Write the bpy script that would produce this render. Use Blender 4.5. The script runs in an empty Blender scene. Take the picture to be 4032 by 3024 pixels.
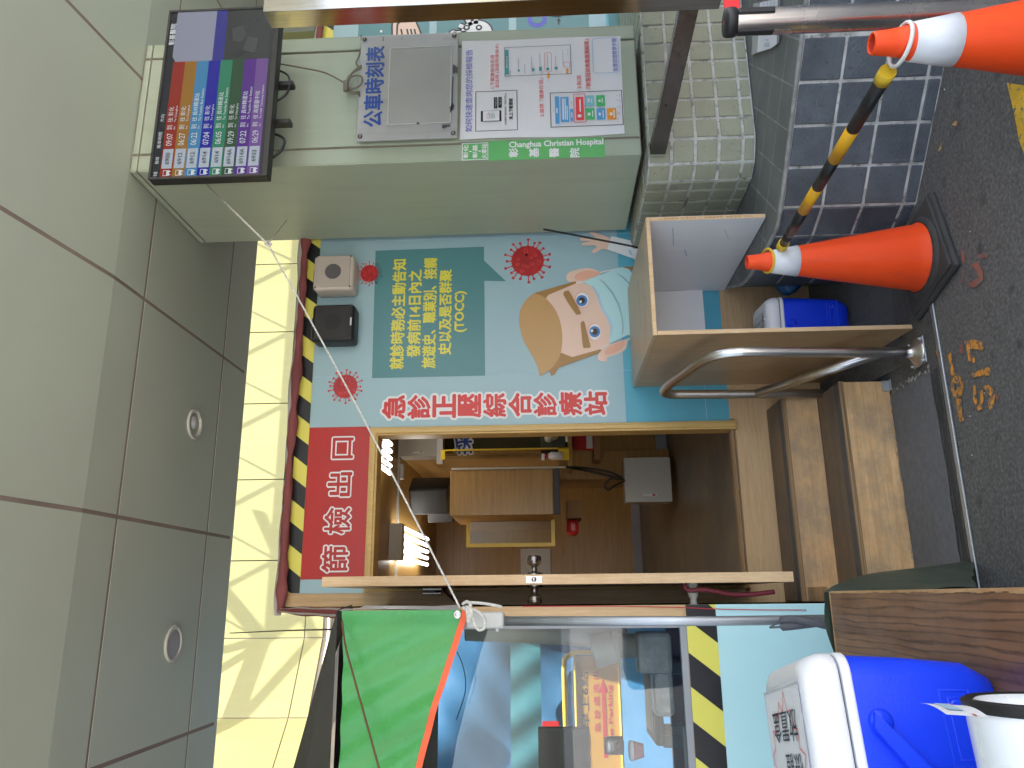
import bpy, bmesh, math, random
from mathutils import Vector, Matrix
random.seed(7)
S = bpy.context.scene
C = S.collection
R_ = math.radians

# ------------------------------------------------------------------ camera, sky, sun, exposure
YAW, PITCH, ROLL, FPX, CAMZ = R_(15.4033), R_(2.5102), R_(1.2747), 3050.0, 1.5
_f = Vector((math.sin(YAW)*math.cos(PITCH), math.cos(YAW)*math.cos(PITCH), math.sin(PITCH)))
_r0 = Vector((math.cos(YAW), -math.sin(YAW), 0)); _d0 = _f.cross(_r0)
_r = _r0*math.cos(ROLL) + _d0*math.sin(ROLL)
_d = -_r0*math.sin(ROLL) + _d0*math.cos(ROLL)
EYE = Vector((0, 0, CAMZ))
cam_d = bpy.data.cameras.new('camera'); cam = bpy.data.objects.new('camera', cam_d); C.objects.link(cam)
cam_d.sensor_width = 36.0; cam_d.lens = 36.0*FPX/4032.0; cam_d.clip_start = 0.05; cam_d.clip_end = 600
m = Matrix((( _d.x, _r.x, -_f.x, 0), (_d.y, _r.y, -_f.y, 0), (_d.z, _r.z, -_f.z, CAMZ), (0, 0, 0, 1)))
cam.matrix_world = m          # the phone was held sideways: the picture's left is up
S.camera = cam

W = bpy.data.worlds.new('World'); S.world = W; W.use_nodes = True
nt = W.node_tree; nt.nodes.clear()
sky = nt.nodes.new('ShaderNodeTexSky'); sky.sky_type = 'NISHITA'; sky.sun_disc = False
SUN_EL, SUN_AZ = R_(66), R_(138)          # azimuth clockwise from +Y: behind the viewer
sky.sun_elevation = SUN_EL; sky.sun_rotation = SUN_AZ; sky.air_density = 1.0; sky.dust_density = 4.0; sky.ozone_density = .6
bg = nt.nodes.new('ShaderNodeBackground'); bg.inputs[1].default_value = 0.15
wo = nt.nodes.new('ShaderNodeOutputWorld'); nt.links.new(sky.outputs[0], bg.inputs[0]); nt.links.new(bg.outputs[0], wo.inputs[0])
sd = bpy.data.lights.new('sun', 'SUN'); sd.energy = 2.7; sd.angle = R_(0.6); sd.color = (1.0, 0.95, 0.87)
so = bpy.data.objects.new('sun', sd); C.objects.link(so)
_sd = Vector((math.sin(SUN_AZ)*math.cos(SUN_EL), math.cos(SUN_AZ)*math.cos(SUN_EL), math.sin(SUN_EL)))
so.rotation_euler = (-_sd).to_track_quat('-Z', 'Y').to_euler(); so.location = (0, -8, 12)
S.view_settings.view_transform = 'Standard'; S.view_settings.look = 'None'
S.view_settings.gamma = 1.0; S.view_settings.exposure = 2.35
S.cycles.max_bounces = 8; S.cycles.diffuse_bounces = 5; S.cycles.glossy_bounces = 4; S.cycles.transmission_bounces = 6
S.cycles.use_denoising = True; S.cycles.caustics_reflective = False; S.cycles.caustics_refractive = False

# ------------------------------------------------------------------ measuring helper: photo pixel (4032 x 3024) + a plane -> a point of the place
def ray(x, y):
    return _r*((3024 - y - 1512)/FPX) + _d*((x - 2016)/FPX) + _f
def P(x, y, Y):
    d = ray(x, y); return EYE + d*(Y/d.y)
def G(x, y, z=0.0):
    d = ray(x, y); return EYE + d*((z - CAMZ)/d.z)
def zoom(x0, y0, k): return lambda x, y: (x0 + x*k, y0 + y*k)
zsp = zoom(1100, 900, 800/1659.); zbo = zoom(1800, 900, 800/1659.); zin = zoom(1100, 1600, 1000/1952.); zdr = zoom(2000, 1600, 1000/1952.)
zpo = zoom(1750, 100, 800/2212.); zpi = zoom(1000, 0, 1000/1659.); zwi = zoom(2200, 2350, 700/1723.); zte = zoom(1000, 2250, 1000/2143.)
zr1 = zoom(1250, 0, 650/2212.); zr2 = zoom(1850, 0, 700/2212.); zgr = zoom(3600, 1200, 432/1024.)
def rect(z, Y, x0, y0, x1, y1):
    """box of photo pixels (in zoom z) -> (xl, zb, xr, zt) on the plane y = Y"""
    a = z(x0, y0); b = z(x1, y1); mx, my = (a[0]+b[0])/2, (a[1]+b[1])/2
    return (P(mx, b[1], Y).x, P(b[0], my, Y).z, P(mx, a[1], Y).x, P(a[0], my, Y).z)

# ------------------------------------------------------------------ materials
MT = {}
def _mat(name):
    m = bpy.data.materials.new(name); m.use_nodes = True; MT[name] = m
    return m, m.node_tree, m.node_tree.nodes['Principled BSDF']
def _coords(nt, scale=(1, 1, 1)):
    tc = nt.nodes.new('ShaderNodeTexCoord'); mp = nt.nodes.new('ShaderNodeMapping'); mp.inputs['Scale'].default_value = scale
    nt.links.new(tc.outputs['Object'], mp.inputs[0]); return mp.outputs[0]
def _noise(nt, vec, scale, detail=4, rough=.55):
    n = nt.nodes.new('ShaderNodeTexNoise'); n.inputs['Scale'].default_value = scale; n.inputs['Detail'].default_value = detail
    n.inputs['Roughness'].default_value = rough; nt.links.new(vec, n.inputs['Vector']); return n.outputs['Fac']
def _ramp(nt, fac, stops):
    r = nt.nodes.new('ShaderNodeValToRGB'); e = r.color_ramp.elements
    while len(e) < len(stops): e.new(.5)
    for i, (p, c) in enumerate(stops):
        e[i].position = p; e[i].color = (*c, 1) if len(c) == 3 else c
    nt.links.new(fac, r.inputs[0]); return r.outputs[0]
def _mix(nt, fac, a, b, mode='MIX'):
    n = nt.nodes.new('ShaderNodeMix'); n.data_type = 'RGBA'; n.blend_type = mode
    for sock, v in ((n.inputs[0], fac), (n.inputs[6], a), (n.inputs[7], b)):
        if isinstance(v, (int, float)): sock.default_value = v
        elif isinstance(v, tuple): sock.default_value = (*v, 1)
        else: nt.links.new(v, sock)
    return n.outputs[2]
def _bump(nt, bs, h, strength, dist=.01):
    b = nt.nodes.new('ShaderNodeBump'); b.inputs['Strength'].default_value = strength; b.inputs['Distance'].default_value = dist
    nt.links.new(h, b.inputs['Height']); nt.links.new(b.outputs[0], bs.inputs['Normal'])
def sc(c, k): return tuple(max(0, min(1, v*k)) for v in c)
def paint(name, col, rough=.5, var=.12, scale=3, bump=.0, bscale=200, metal=0, spec=.5, streak=None, coat=0, emit=0, spots=0, wear=None):
    m, nt, b = _mat(name)
    v = _coords(nt); f = _noise(nt, v, scale, 6, .6)
    c = _ramp(nt, f, [(.3, sc(col, 1-var)), (.7, sc(col, 1+var))])
    if streak:                                   # vertical run marks of dirt
        f2 = _noise(nt, _coords(nt, (6, 6, .5)), 3, 5, .6)
        c = _mix(nt, _ramp(nt, f2, [(.5, (0, 0, 0)), (.8, (streak[3],)*3)]), c, streak[:3])
    if spots:
        f3 = _noise(nt, v, 55, 3, .5)
        c = _mix(nt, _ramp(nt, f3, [(.62, (0, 0, 0)), (.72, (spots,)*3)]), c, sc(col, .45))
    if wear:                                     # worn through to what lies under it
        c = _mix(nt, _ramp(nt, _noise(nt, v, wear[3], 6, .75), [(wear[4], (0, 0, 0)), (wear[5], (1, 1, 1))]), c, wear[:3])
    nt.links.new(c, b.inputs['Base Color'])
    rr = nt.nodes.new('ShaderNodeMapRange'); rr.inputs[3].default_value = max(.03, rough-.1); rr.inputs[4].default_value = min(1, rough+.12)
    nt.links.new(_noise(nt, v, scale*4, 4), rr.inputs[0]); nt.links.new(rr.outputs[0], b.inputs['Roughness'])
    b.inputs['Metallic'].default_value = metal; b.inputs['Specular IOR Level'].default_value = spec; b.inputs['Coat Weight'].default_value = coat
    if bump: _bump(nt, b, _noise(nt, v, bscale, 3), bump, .004)
    if emit:
        nt.links.new(c, b.inputs['Emission Color']); b.inputs['Emission Strength'].default_value = emit
    return m
def wood(name, dark, light, grain=(1.2, 30, 30), rough=.45, stain=None, bump=.05, lines=None, spec=.4):
    m, nt, b = _mat(name)
    v = _coords(nt, grain); f = _noise(nt, v, 2.2, 7, .62)
    c = _ramp(nt, f, [(.32, dark), (.5, tuple((a+d)/2 for a, d in zip(dark, light))), (.68, light)])
    f2 = _noise(nt, _coords(nt, tuple(g*4 for g in grain)), 3, 3)
    c = _mix(nt, .22, c, _ramp(nt, f2, [(.4, sc(dark, .8)), (.6, light)]))
    if lines:                                    # long dark grain lines, wavering
        wv = nt.nodes.new('ShaderNodeTexWave'); wv.inputs['Scale'].default_value = lines[3]; wv.inputs['Distortion'].default_value = 7; wv.inputs['Detail'].default_value = 4; wv.inputs['Detail Scale'].default_value = 1.4
        nt.links.new(_coords(nt, lines[4]), wv.inputs['Vector'])
        c = _mix(nt, _ramp(nt, wv.outputs['Fac'], [(.02, (.6,)*3), (.28, (0, 0, 0))]), c, lines[:3])
    if stain:
        f3 = _noise(nt, _coords(nt), stain[4] if len(stain) > 4 else 4, 7, .7)
        c = _mix(nt, _ramp(nt, f3, [(.42, (0, 0, 0)), (.66, (stain[3],)*3)]), c, stain[:3])
    nt.links.new(c, b.inputs['Base Color']); b.inputs['Roughness'].default_value = rough; b.inputs['Specular IOR Level'].default_value = spec
    if bump: _bump(nt, b, f, bump, .003)
    return m
def metal(name, col, rough, grain=(40, 40, 1), var=.15, bump=.03):
    m, nt, b = _mat(name)
    f = _noise(nt, _coords(nt, grain), 6, 4)
    nt.links.new(_ramp(nt, f, [(.3, sc(col, 1-var)), (.7, sc(col, 1+var))]), b.inputs['Base Color'])
    f2 = _noise(nt, _coords(nt), 9, 5)
    rr = nt.nodes.new('ShaderNodeMapRange'); rr.inputs[3].default_value = rough*.7; rr.inputs[4].default_value = rough*1.5
    nt.links.new(f2, rr.inputs[0]); nt.links.new(rr.outputs[0], b.inputs['Roughness'])
    b.inputs['Metallic'].default_value = 1.0; _bump(nt, b, f, bump, .001)
    return m
def glow(name, col, k):
    m, nt, b = _mat(name); b.inputs['Base Color'].default_value = (*sc(col, .3), 1)
    b.inputs['Emission Color'].default_value = (*col, 1); b.inputs['Emission Strength'].default_value = k; b.inputs['Roughness'].default_value = .25
    return m
def clear(name, tint=(1, 1, 1), refl=.12, rough=.02, veil=.0):
    """thin pane: mostly see-through, with a mirror-like sheen and a little dust"""
    m, nt, b = _mat(name); o = nt.nodes['Material Output']; nt.nodes.remove(b)
    t = nt.nodes.new('ShaderNodeBsdfTransparent'); t.inputs[0].default_value = (*tint, 1)
    g = nt.nodes.new('ShaderNodeBsdfGlossy'); g.inputs['Roughness'].default_value = rough
    lw = nt.nodes.new('ShaderNodeLayerWeight'); lw.inputs[0].default_value = .25
    ma = nt.nodes.new('ShaderNodeMath'); ma.operation = 'MULTIPLY_ADD'; ma.inputs[1].default_value = .22; ma.inputs[2].default_value = refl
    nt.links.new(lw.outputs['Fresnel'], ma.inputs[0])
    mx = nt.nodes.new('ShaderNodeMixShader'); nt.links.new(ma.outputs[0], mx.inputs[0]); nt.links.new(t.outputs[0], mx.inputs[1]); nt.links.new(g.outputs[0], mx.inputs[2])
    out = mx.outputs[0]
    if veil:
        d = nt.nodes.new('ShaderNodeBsdfDiffuse'); d.inputs[0].default_value = (.7, .72, .75, 1)
        f = _ramp(nt, _noise(nt, _coords(nt, (2, 2, .6)), 5, 6, .65), [(.4, (veil*.2,)*3), (.7, (veil,)*3)])
        m2 = nt.nodes.new('ShaderNodeMixShader'); nt.links.new(f, m2.inputs[0]); nt.links.new(out, m2.inputs[1]); nt.links.new(d.outputs[0], m2.inputs[2]); out = m2.outputs[0]
    nt.links.new(out, o.inputs[0]); return m

# ------------------------------------------------------------------ mesh builder
class MB:
    def __init__(s): s.bm = bmesh.new(); s.mi = 0
    def _tag(s, faces, smooth=False):
        for f in faces: f.material_index = s.mi; f.smooth = smooth
    def box(s, x0, x1, y0, y1, z0, z1, bevel=0, mi=None, seg=2, M=None):
        if mi is not None: s.mi = mi
        t = bmesh.new(); bmesh.ops.create_cube(t, size=1)
        for v in t.verts: v.co = Vector(((x0+x1)/2 + v.co.x*(x1-x0), (y0+y1)/2 + v.co.y*(y1-y0), (z0+z1)/2 + v.co.z*(z1-z0)))
        if bevel: bmesh.ops.bevel(t, geom=t.edges[:], offset=min(bevel, .49*min(abs(x1-x0), abs(y1-y0), abs(z1-z0))), segments=seg, profile=.5, affect='EDGES')
        if M is not None: bmesh.ops.transform(t, matrix=M, verts=t.verts)
        s._join(t, bool(bevel) and seg > 2); return s
    def _join(s, t, smooth=False):
        mp = {v: s.bm.verts.new(v.co) for v in t.verts}
        for f in t.faces:
            try: g = s.bm.faces.new([mp[v] for v in f.verts])
            except ValueError: continue
            g.material_index = s.mi; g.smooth = smooth
        t.free()
    def poly(s, pts, mi=None):
        if mi is not None: s.mi = mi
        f = s.bm.faces.new([s.bm.verts.new(Vector(p)) for p in pts]); f.material_index = s.mi; return s
    def prism(s, pts, off, mi=None):
        """extrude a polygon by the vector off"""
        if mi is not None: s.mi = mi
        off = Vector(off); a = [s.bm.verts.new(Vector(p)) for p in pts]; b = [s.bm.verts.new(Vector(p)+off) for p in pts]; n = len(a)
        fs = [s.bm.faces.new(a), s.bm.faces.new(b[::-1])] + [s.bm.faces.new((a[i], b[i], b[(i+1) % n], a[(i+1) % n])) for i in range(n)]
        s._tag(fs); return s
    def tube(s, pts, r, n=12, mi=None, closed=False, caps=True):
        if mi is not None: s.mi = mi
        pts = [Vector(p) for p in pts]; N = len(pts); rs = r if isinstance(r, (list, tuple)) else [r]*N
        rings = []; prev = None
        for i, p in enumerate(pts):
            if closed: t = pts[(i+1) % N] - pts[i-1]
            else: t = pts[min(i+1, N-1)] - pts[max(i-1, 0)]
            t.normalize()
            if prev is None: a = t.orthogonal().normalized()
            else: a = (prev - t*prev.dot(t)); a = a.normalized() if a.length > 1e-6 else t.orthogonal().normalized()
            prev = a; b = t.cross(a)
            rings.append([s.bm.verts.new(p + (a*math.cos(k*2*math.pi/n) + b*math.sin(k*2*math.pi/n))*rs[i]) for k in range(n)])
        fs = []
        for i in range(N if closed else N-1):
            A, B = rings[i], rings[(i+1) % N]
            for k in range(n): fs.append(s.bm.faces.new((A[k], A[(k+1) % n], B[(k+1) % n], B[k])))
        s._tag(fs, True)
        if caps and not closed: s._tag([s.bm.faces.new(rings[0][::-1]), s.bm.faces.new(rings[-1])])
        return s
    def lathe(s, prof, c=(0, 0, 0), n=32, mi=None, axis=None, smooth=True):
        """profile of (radius, height[, material]) round an axis through c"""
        if mi is not None: s.mi = mi
        c = Vector(c); ax = Vector(axis or (0, 0, 1)).normalized(); a = ax.orthogonal().normalized(); b = ax.cross(a); rings = []
        for q in prof:
            rings.append([s.bm.verts.new(c + ax*q[1] + (a*math.cos(k*2*math.pi/n) + b*math.sin(k*2*math.pi/n))*max(q[0], 1e-4)) for k in range(n)])
        for i in range(len(rings)-1):
            if len(prof[i]) > 2: s.mi = prof[i][2]
            s._tag([s.bm.faces.new((rings[i][k], rings[i][(k+1) % n], rings[i+1][(k+1) % n], rings[i+1][k])) for k in range(n)], smooth)
        return s
    def grid(s, fn, nu, nv, mi=None, smooth=True):
        if mi is not None: s.mi = mi
        V = [[s.bm.verts.new(Vector(fn(i/nu, j/nv))) for j in range(nv+1)] for i in range(nu+1)]
        s._tag([s.bm.faces.new((V[i][j], V[i+1][j], V[i+1][j+1], V[i][j+1])) for i in range(nu) for j in range(nv)], smooth); return s
    def mesh(s, me, M, mi=None):
        if mi is not None: s.mi = mi
        vs = [s.bm.verts.new(M @ v.co) for v in me.vertices]
        for p in me.polygons:
            try: f = s.bm.faces.new([vs[i] for i in p.vertices]); f.material_index = s.mi
            except ValueError: pass
        return s
    def build(s, name, mats, parent=None, recalc=True):
        if recalc: bmesh.ops.recalc_face_normals(s.bm, faces=s.bm.faces[:])
        me = bpy.data.meshes.new(name); s.bm.to_mesh(me); s.bm.free()
        for q in (mats if isinstance(mats, (list, tuple)) else [mats]): me.materials.append(MT[q])
        o = bpy.data.objects.new(name, me); C.objects.link(o)
        if parent is not None:
            o.parent = parent
            if parent.type == 'EMPTY' and not parent.get('_local'): o.location = -parent.location
        return o
def thing(name, label, cat, loc=(0, 0, 0), group=None, local=False, rz=0):
    e = bpy.data.objects.new(name, None); e.empty_display_size = .1; C.objects.link(e); e.location = loc
    e['label'] = label; e['category'] = cat
    if group: e['group'] = group
    if local: e['_local'] = 1; e.rotation_euler = (0, 0, rz)
    return e
def tag(o, label, cat, group=None, kind=None):
    if label: o['label'] = label
    if cat: o['category'] = cat
    if group: o['group'] = group
    if kind: o['kind'] = kind
    return o
def structure(o): o['kind'] = 'structure'; return o
def copy_tree(o, parent=None):
    c = o.copy(); C.objects.link(c); c.parent = parent
    for ch in o.children: copy_tree(ch, c)
    return c
def bez(pts, n=8):
    """smooth curve through points"""
    pts = [Vector(p) for p in pts]; out = []
    for i in range(len(pts)-1):
        p0, p1, p2, p3 = pts[max(i-1, 0)], pts[i], pts[i+1], pts[min(i+2, len(pts)-1)]
        for k in range(n):
            t = k/n; out.append(.5*((2*p1) + (p2-p0)*t + (2*p0-5*p1+4*p2-p3)*t*t + (3*p1-p0-3*p2+p3)*t**3))
    return out + [pts[-1]]

# ------------------------------------------------------------------ lettering: flat glyphs of the built-in face, cut to a box
_tc = {}
def glyphs(body):
    k = body
    if k not in _tc:
        cu = bpy.data.curves.new('t', 'FONT'); cu.body = body; cu.size = 1; cu.dimensions = '2D'; cu.fill_mode = 'FRONT'; cu.resolution_u = 2
        o = bpy.data.objects.new('t', cu); C.objects.link(o); dg = bpy.context.evaluated_depsgraph_get()
        me = bpy.data.meshes.new_from_object(o.evaluated_get(dg)); bpy.data.objects.remove(o); bpy.data.curves.remove(cu)
        xs = [v.co.x for v in me.vertices] or [0, 1]; ys = [v.co.y for v in me.vertices] or [0, 1]
        _tc[k] = (me, min(xs), max(xs), min(ys), max(ys))
    return _tc[k]
def put_text(mb, body, box, O, r, u, lift, mi=0, bold=0.0, keep=False, ref=None):
    """box = (left, bottom, right, top) in the frame O + r*a + u*b; bold: weight added by shifted copies, in em"""
    me, x0, x1, y0, y1 = glyphs(body)
    l, b, R, t = box; sx = (R-l)/max(x1-x0, 1e-6); sy = (t-b)/max(y1-y0, 1e-6)
    if keep: sx = sy = min(sx, sy); l = (l+R)/2 - sx*(x1-x0)/2; b = (b+t)/2 - sy*(y1-y0)/2
    r = Vector(r); u = Vector(u); n = r.cross(u); offs = [(0, 0)]
    if bold: offs += [(bold*math.cos(k*math.pi/4), bold*math.sin(k*math.pi/4)) for k in range(8)] if bold < .05 else [(q*math.cos(k*math.pi/7), q*math.sin(k*math.pi/7)) for q in (bold*.55, bold) for k in range(14)]
    for i, (ox, oy) in enumerate(offs):
        o = Vector(O) + n*(lift + i*.00004) + r*(l + (ox-x0)*sx) + u*(b + (oy-y0)*sy)
        M = Matrix(((r.x*sx, u.x*sy, n.x, o.x), (r.y*sx, u.y*sy, n.y, o.y), (r.z*sx, u.z*sy, n.z, o.z), (0, 0, 0, 1)))
        mb.mesh(me, M, mi)
XR, ZU = (1, 0, 0), (0, 0, 1)
class Sheet:
    """flat print on the plane y = Y facing the viewer; every layer 1 mm in front of the last"""
    def __init__(s, Y, step=.0012): s.Y = Y; s.mb = MB(); s.k = 0; s.step = step; s.mats = []
    def _m(s, mat):
        if mat not in s.mats: s.mats.append(mat)
        return s.mats.index(mat)
    def layer(s, n=1): s.k += n; return s
    def y(s): return s.Y - s.k*s.step
    def px(s, z, pts, mat):
        q = [P(*z(*p), s.Y) for p in pts]; s.mb.poly([(v.x, s.y(), v.z) for v in q], s._m(mat)); return s
    def xz(s, pts, mat): s.mb.poly([(a, s.y(), b) for a, b in pts], s._m(mat)); return s
    def box(s, b, mat): return s.xz([(b[0], b[1]), (b[2], b[1]), (b[2], b[3]), (b[0], b[3])], mat)
    def frame(s, b, w, mat):
        s.box((b[0], b[1], b[2], b[1]+w), mat); s.box((b[0], b[3]-w, b[2], b[3]), mat)
        s.box((b[0], b[1]+w, b[0]+w, b[3]-w), mat); return s.box((b[2]-w, b[1]+w, b[2], b[3]-w), mat)
    def disc(s, c, rx, rz, mat, n=28, rot=0):
        ca, sa = math.cos(rot), math.sin(rot)
        return s.xz([(c[0] + rx*math.cos(i*2*math.pi/n)*ca - rz*math.sin(i*2*math.pi/n)*sa, c[1] + rx*math.cos(i*2*math.pi/n)*sa + rz*math.sin(i*2*math.pi/n)*ca) for i in range(n)], mat)
    def stroke(s, pts, w, mat):
        for (a, b) in zip(pts[:-1], pts[1:]):
            d = Vector((b[0]-a[0], b[1]-a[1])); n = Vector((-d.y, d.x)).normalized()*w/2
            s.xz([(a[0]+n.x, a[1]+n.y), (a[0]-n.x, a[1]-n.y), (b[0]-n.x, b[1]-n.y), (b[0]+n.x, b[1]+n.y)], mat)
        return s
    def text(s, body, b, mat, bold=0, keep=False, ref=None): put_text(s.mb, body, b, (0, s.y(), 0), XR, ZU, 0, s._m(mat), bold, keep, ref); return s
    def vtext(s, body, b, mat, bold=0):
        """reads downwards, turned a quarter clockwise"""
        put_text(s.mb, body, (-b[3], b[0], -b[1], b[2]), (0, s.y(), 0), (0, 0, -1), (1, 0, 0), 0, s._m(mat), bold); return s
    def build(s, name, parent): return s.mb.build(name, s.mats, parent, recalc=False)

# ------------------------------------------------------------------ the materials of the place
def rough_ground(name, lo, hi, spot, k=1.0):
    m, nt, b = _mat(name); v = _coords(nt)
    f1, f2, f3 = _noise(nt, v, 1.6, 5, .6), _noise(nt, v, 14, 6, .7), _noise(nt, v, 75*k, 4, .6)
    c = _mix(nt, .5, _ramp(nt, f1, [(.3, lo), (.72, hi)]), _ramp(nt, f2, [(.32, lo), (.66, hi)]))
    c = _mix(nt, .38, c, _ramp(nt, f3, [(.36, sc(lo, .5)), (.52, c_mid(lo, hi)), (.66, sc(hi, 1.5))]))
    vo = nt.nodes.new('ShaderNodeTexVoronoi'); vo.inputs['Scale'].default_value = 7; nt.links.new(v, vo.inputs['Vector'])
    dv = nt.nodes.new('ShaderNodeMath'); dv.operation = 'ADD'; mm = nt.nodes.new('ShaderNodeMath'); mm.operation = 'MULTIPLY'; mm.inputs[1].default_value = .35; nt.links.new(f2, mm.inputs[0]); nt.links.new(vo.outputs['Distance'], dv.inputs[0]); nt.links.new(mm.outputs[0], dv.inputs[1])
    c = _mix(nt, _ramp(nt, dv.outputs[0], [(.24, (.55,)*3), (.36, (0, 0, 0))]), c, spot)
    nt.links.new(c, b.inputs['Base Color']); b.inputs['Roughness'].default_value = .8; b.inputs['Specular IOR Level'].default_value = .35
    ad = nt.nodes.new('ShaderNodeMath'); ad.operation = 'ADD'; nt.links.new(f2, ad.inputs[0]); nt.links.new(f3, ad.inputs[1]); _bump(nt, b, ad.outputs[0], .4, .010)
def c_mid(a, b): return tuple((p+q)/2 for p, q in zip(a, b))
rough_ground('concrete', (.098, .097, .097), (.195, .193, .191), (.052, .051, .051))
rough_ground('slab', (.085, .082, .078), (.15, .146, .14), (.06, .058, .056), 1.6)
paint('orange_spray', (.80, .34, .04), .8, .2, 8, .4, 120, wear=(.14, .138, .135, 45, .47, .56)); paint('red_spray', (.36, .12, .085), .8, .3, 8, wear=(.18, .17, .16, 40, .48, .58))
paint('yellow_road', (.74, .46, .04), .8, .3, 9, .4, 120, wear=(.16, .15, .14, 38, .55, .62))
metal('strip_metal', (.45, .47, .48), .5); paint('rubber', (.048, .047, .046), .75, .25, 5, .2, 60); paint('black', (.012, .012, .013), .45, .2)
paint('green_panel', (.375, .43, .335), .42, .05, 1.2, .02, 300, streak=(.25, .27, .2, .28)); paint('ceiling_panel', (.465, .52, .435), .45, .05, .9, .02, 260)
paint('sealant', (.25, .20, .17), .7, .2)
paint('green_tile', (.345, .345, .255), .5, .08, 9, .25, 160, spots=.45); paint('grout', (.56, .555, .53), .9, .25, 14, .4, 90, wear=(.17, .16, .145, 13, .52, .64))
paint('slate_tile', (.100, .116, .134), .55, .3, 6, .9, 95, spots=.55); paint('slate_top', (.15, .155, .152), .55, .25, 5, .3, 90); paint('grout_dark', (.30, .30, .29), .9, .3, 20)
paint('wall_yellow', (.305, .285, .112), .5, .06, .7, 0, streak=(.4, .38, .2, .2)); paint('fascia_brown', (.12, .105, .08), .6, .2); paint('pipe_beige', (.5, .45, .33), .5)
paint('mural_blue', (.33, .49, .55), .32, .03, 1); paint('mural_teal', (.082, .235, .255), .32, .03, 1); paint('mural_low', (.10, .40, .53), .32, .03, 1)
paint('letter_yellow', (.72, .66, .07), .35, .03); paint('letter_red', (.62, .022, .018), .35, .05); paint('sign_red', (.44, .014, .011), .33, .04); paint('print_white', (.78, .78, .80), .4, .02)
paint('tape_yellow', (.72, .66, .12), .35, .05); paint('tape_black', (.012, .012, .015), .35, .2)
paint('hair', (.52, .30, .11), .33, .03); paint('hair_shade', (.36, .19, .05), .33, .03); paint('skin', (.80, .56, .45), .33, .02); paint('skin_deep', (.80, .42, .30), .33, .02)
paint('mask', (.48, .74, .77), .33, .02); paint('mask_fold', (.30, .48, .54), .33, .02); paint('iris', (.06, .20, .48), .33, .02); paint('pupil', (.02, .015, .012), .3)
paint('virus_red', (.42, .014, .018), .33, .25, 14); paint('virus_spot', (.66, .06, .06), .33, .05)
paint('ink_blue', (.012, .07, .36), .4); paint('print_blue', (.10, .10, .55), .4); paint('print_red', (.75, .06, .07), .4); paint('ink', (.015, .015, .018), .4)
wood('hut_wood', (.48, .31, .15), (.62, .43, .24), (30, 30, 1.3), .4, bump=.03); wood('hut_wood_h', (.53, .34, .17), (.66, .46, .26), (1.3, 30, 30), .4, bump=.03)
wood('trim_wood', (.55, .35, .11), (.66, .45, .17), (25, 25, 1.5), .35, bump=.03); wood('pine', (.62, .41, .22), (.76, .55, .33), (22, 22, 1.2), .5, stain=(.42, .22, .09, .25, 9))
wood('room_wood', (.31, .175, .052), (.46, .28, .092), (1.2, 26, 26), .32, bump=.02, spec=.5)
wood('room_floor', (.125, .095, .065), (.185, .14, .09), (3, 3, 3), .4, stain=(.06, .052, .045, .8, 2))
wood('ply', (.60, .345, .15), (.82, .535, .27), (1.0, 14, 22), .5, stain=(.30, .235, .165, .8, 3.5)); wood('ply_layers', (.10, .05, .02), (.62, .40, .20), (.3, 1, 95), .6)
wood('tread', (.155, .11, .072), (.25, .18, .115), (1, 12, 12), .6, stain=(.12, .10, .09, .9, 4)); paint('antislip', (.10, .094, .09), .8, .25, 12, .4, 200)
wood('laminate', (.42, .27, .135), (.54, .37, .205), (30, 30, 1.2), .34, bump=.02); wood('laminate_top', (.46, .34, .205), (.56, .43, .27), (1.2, 30, 30), .34, bump=.02)
paint('white_board', (.82, .815, .83), .35, .03, 2, streak=(.5, .5, .5, .15)); metal('steel', (.58, .565, .55), .30); metal('steel_polished', (.40, .375, .335), .11, bump=.01); metal('steel_brushed', (.66, .63, .61), .24, (60, 60, .6))
paint('chrome_dark', (.22, .2, .19), .25, .2, metal=1)
paint('cone_orange', (.93, .080, .014), .42, .05, 4, streak=(.42, .05, .025, .4), spec=.25); paint('cone_hole', (.6, .04, .01), .5); paint('sleeve_white', (.74, .75, .78), .35, .05, 6, .6, 14, streak=(.45, .44, .42, .35))
paint('bar_yellow', (.80, .40, .012), .4, .08, 6, streak=(.4, .22, .03, .25)); paint('bar_black', (.014, .014, .015), .4, .2); paint('ring_yellow', (.72, .48, .03), .4, .08); paint('ring_white', (.75, .75, .72), .4, .08)
paint('belt_red', (.75, .02, .03), .6)
paint('cooler_blue', (.006, .05, .80), .36, .06, 5, .12, 240); paint('cooler_white', (.76, .76, .79), .36, .03, 3, .08, 200); paint('gap_dark', (.08, .08, .09), .7)
paint('carpet', (.165, .168, .185), .95, .15, 40, .6, 320); paint('torn', (.5, .5, .5), .9, .4, 60)
paint('tent_green', (.05, .30, .065), .27, .04, 2.5); paint('tent_orange', (.85, .11, .03), .5); paint('tent_dark', (.055, .052, .045), .6, .1); paint('tent_grey', (.42, .43, .44), .4, .1)
paint('cord_brown', (.12, .06, .025), .7); paint('rope_white', (.62, .61, .57), .8, .25, 90, .8, 400); metal('pole_grey', (.42, .44, .47), .45); paint('bracket_grey', (.50, .51, .50), .4, .08)
paint('cloth_red', (.20, .05, .048), .7, .2, 7, .4, 50); paint('cloth_grey', (.42, .38, .35), .7, .15, 7, .4, 50); paint('green_tarp', (.045, .06, .042), .5, .25, 5, .3, 40)
wood('desk_wood', (.10, .042, .02), (.34, .165, .08), (6, .5, 6), .34, stain=(.30, .20, .145, .45, 4), bump=.06, lines=(.030, .013, .008, 20.0, (1, .10, 1))); paint('desk_edge', (.028, .013, .008), .45, .2); wood('desk_worn', (.45, .24, .10), (.70, .46, .24), (8, 2, 8), .6)
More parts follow.
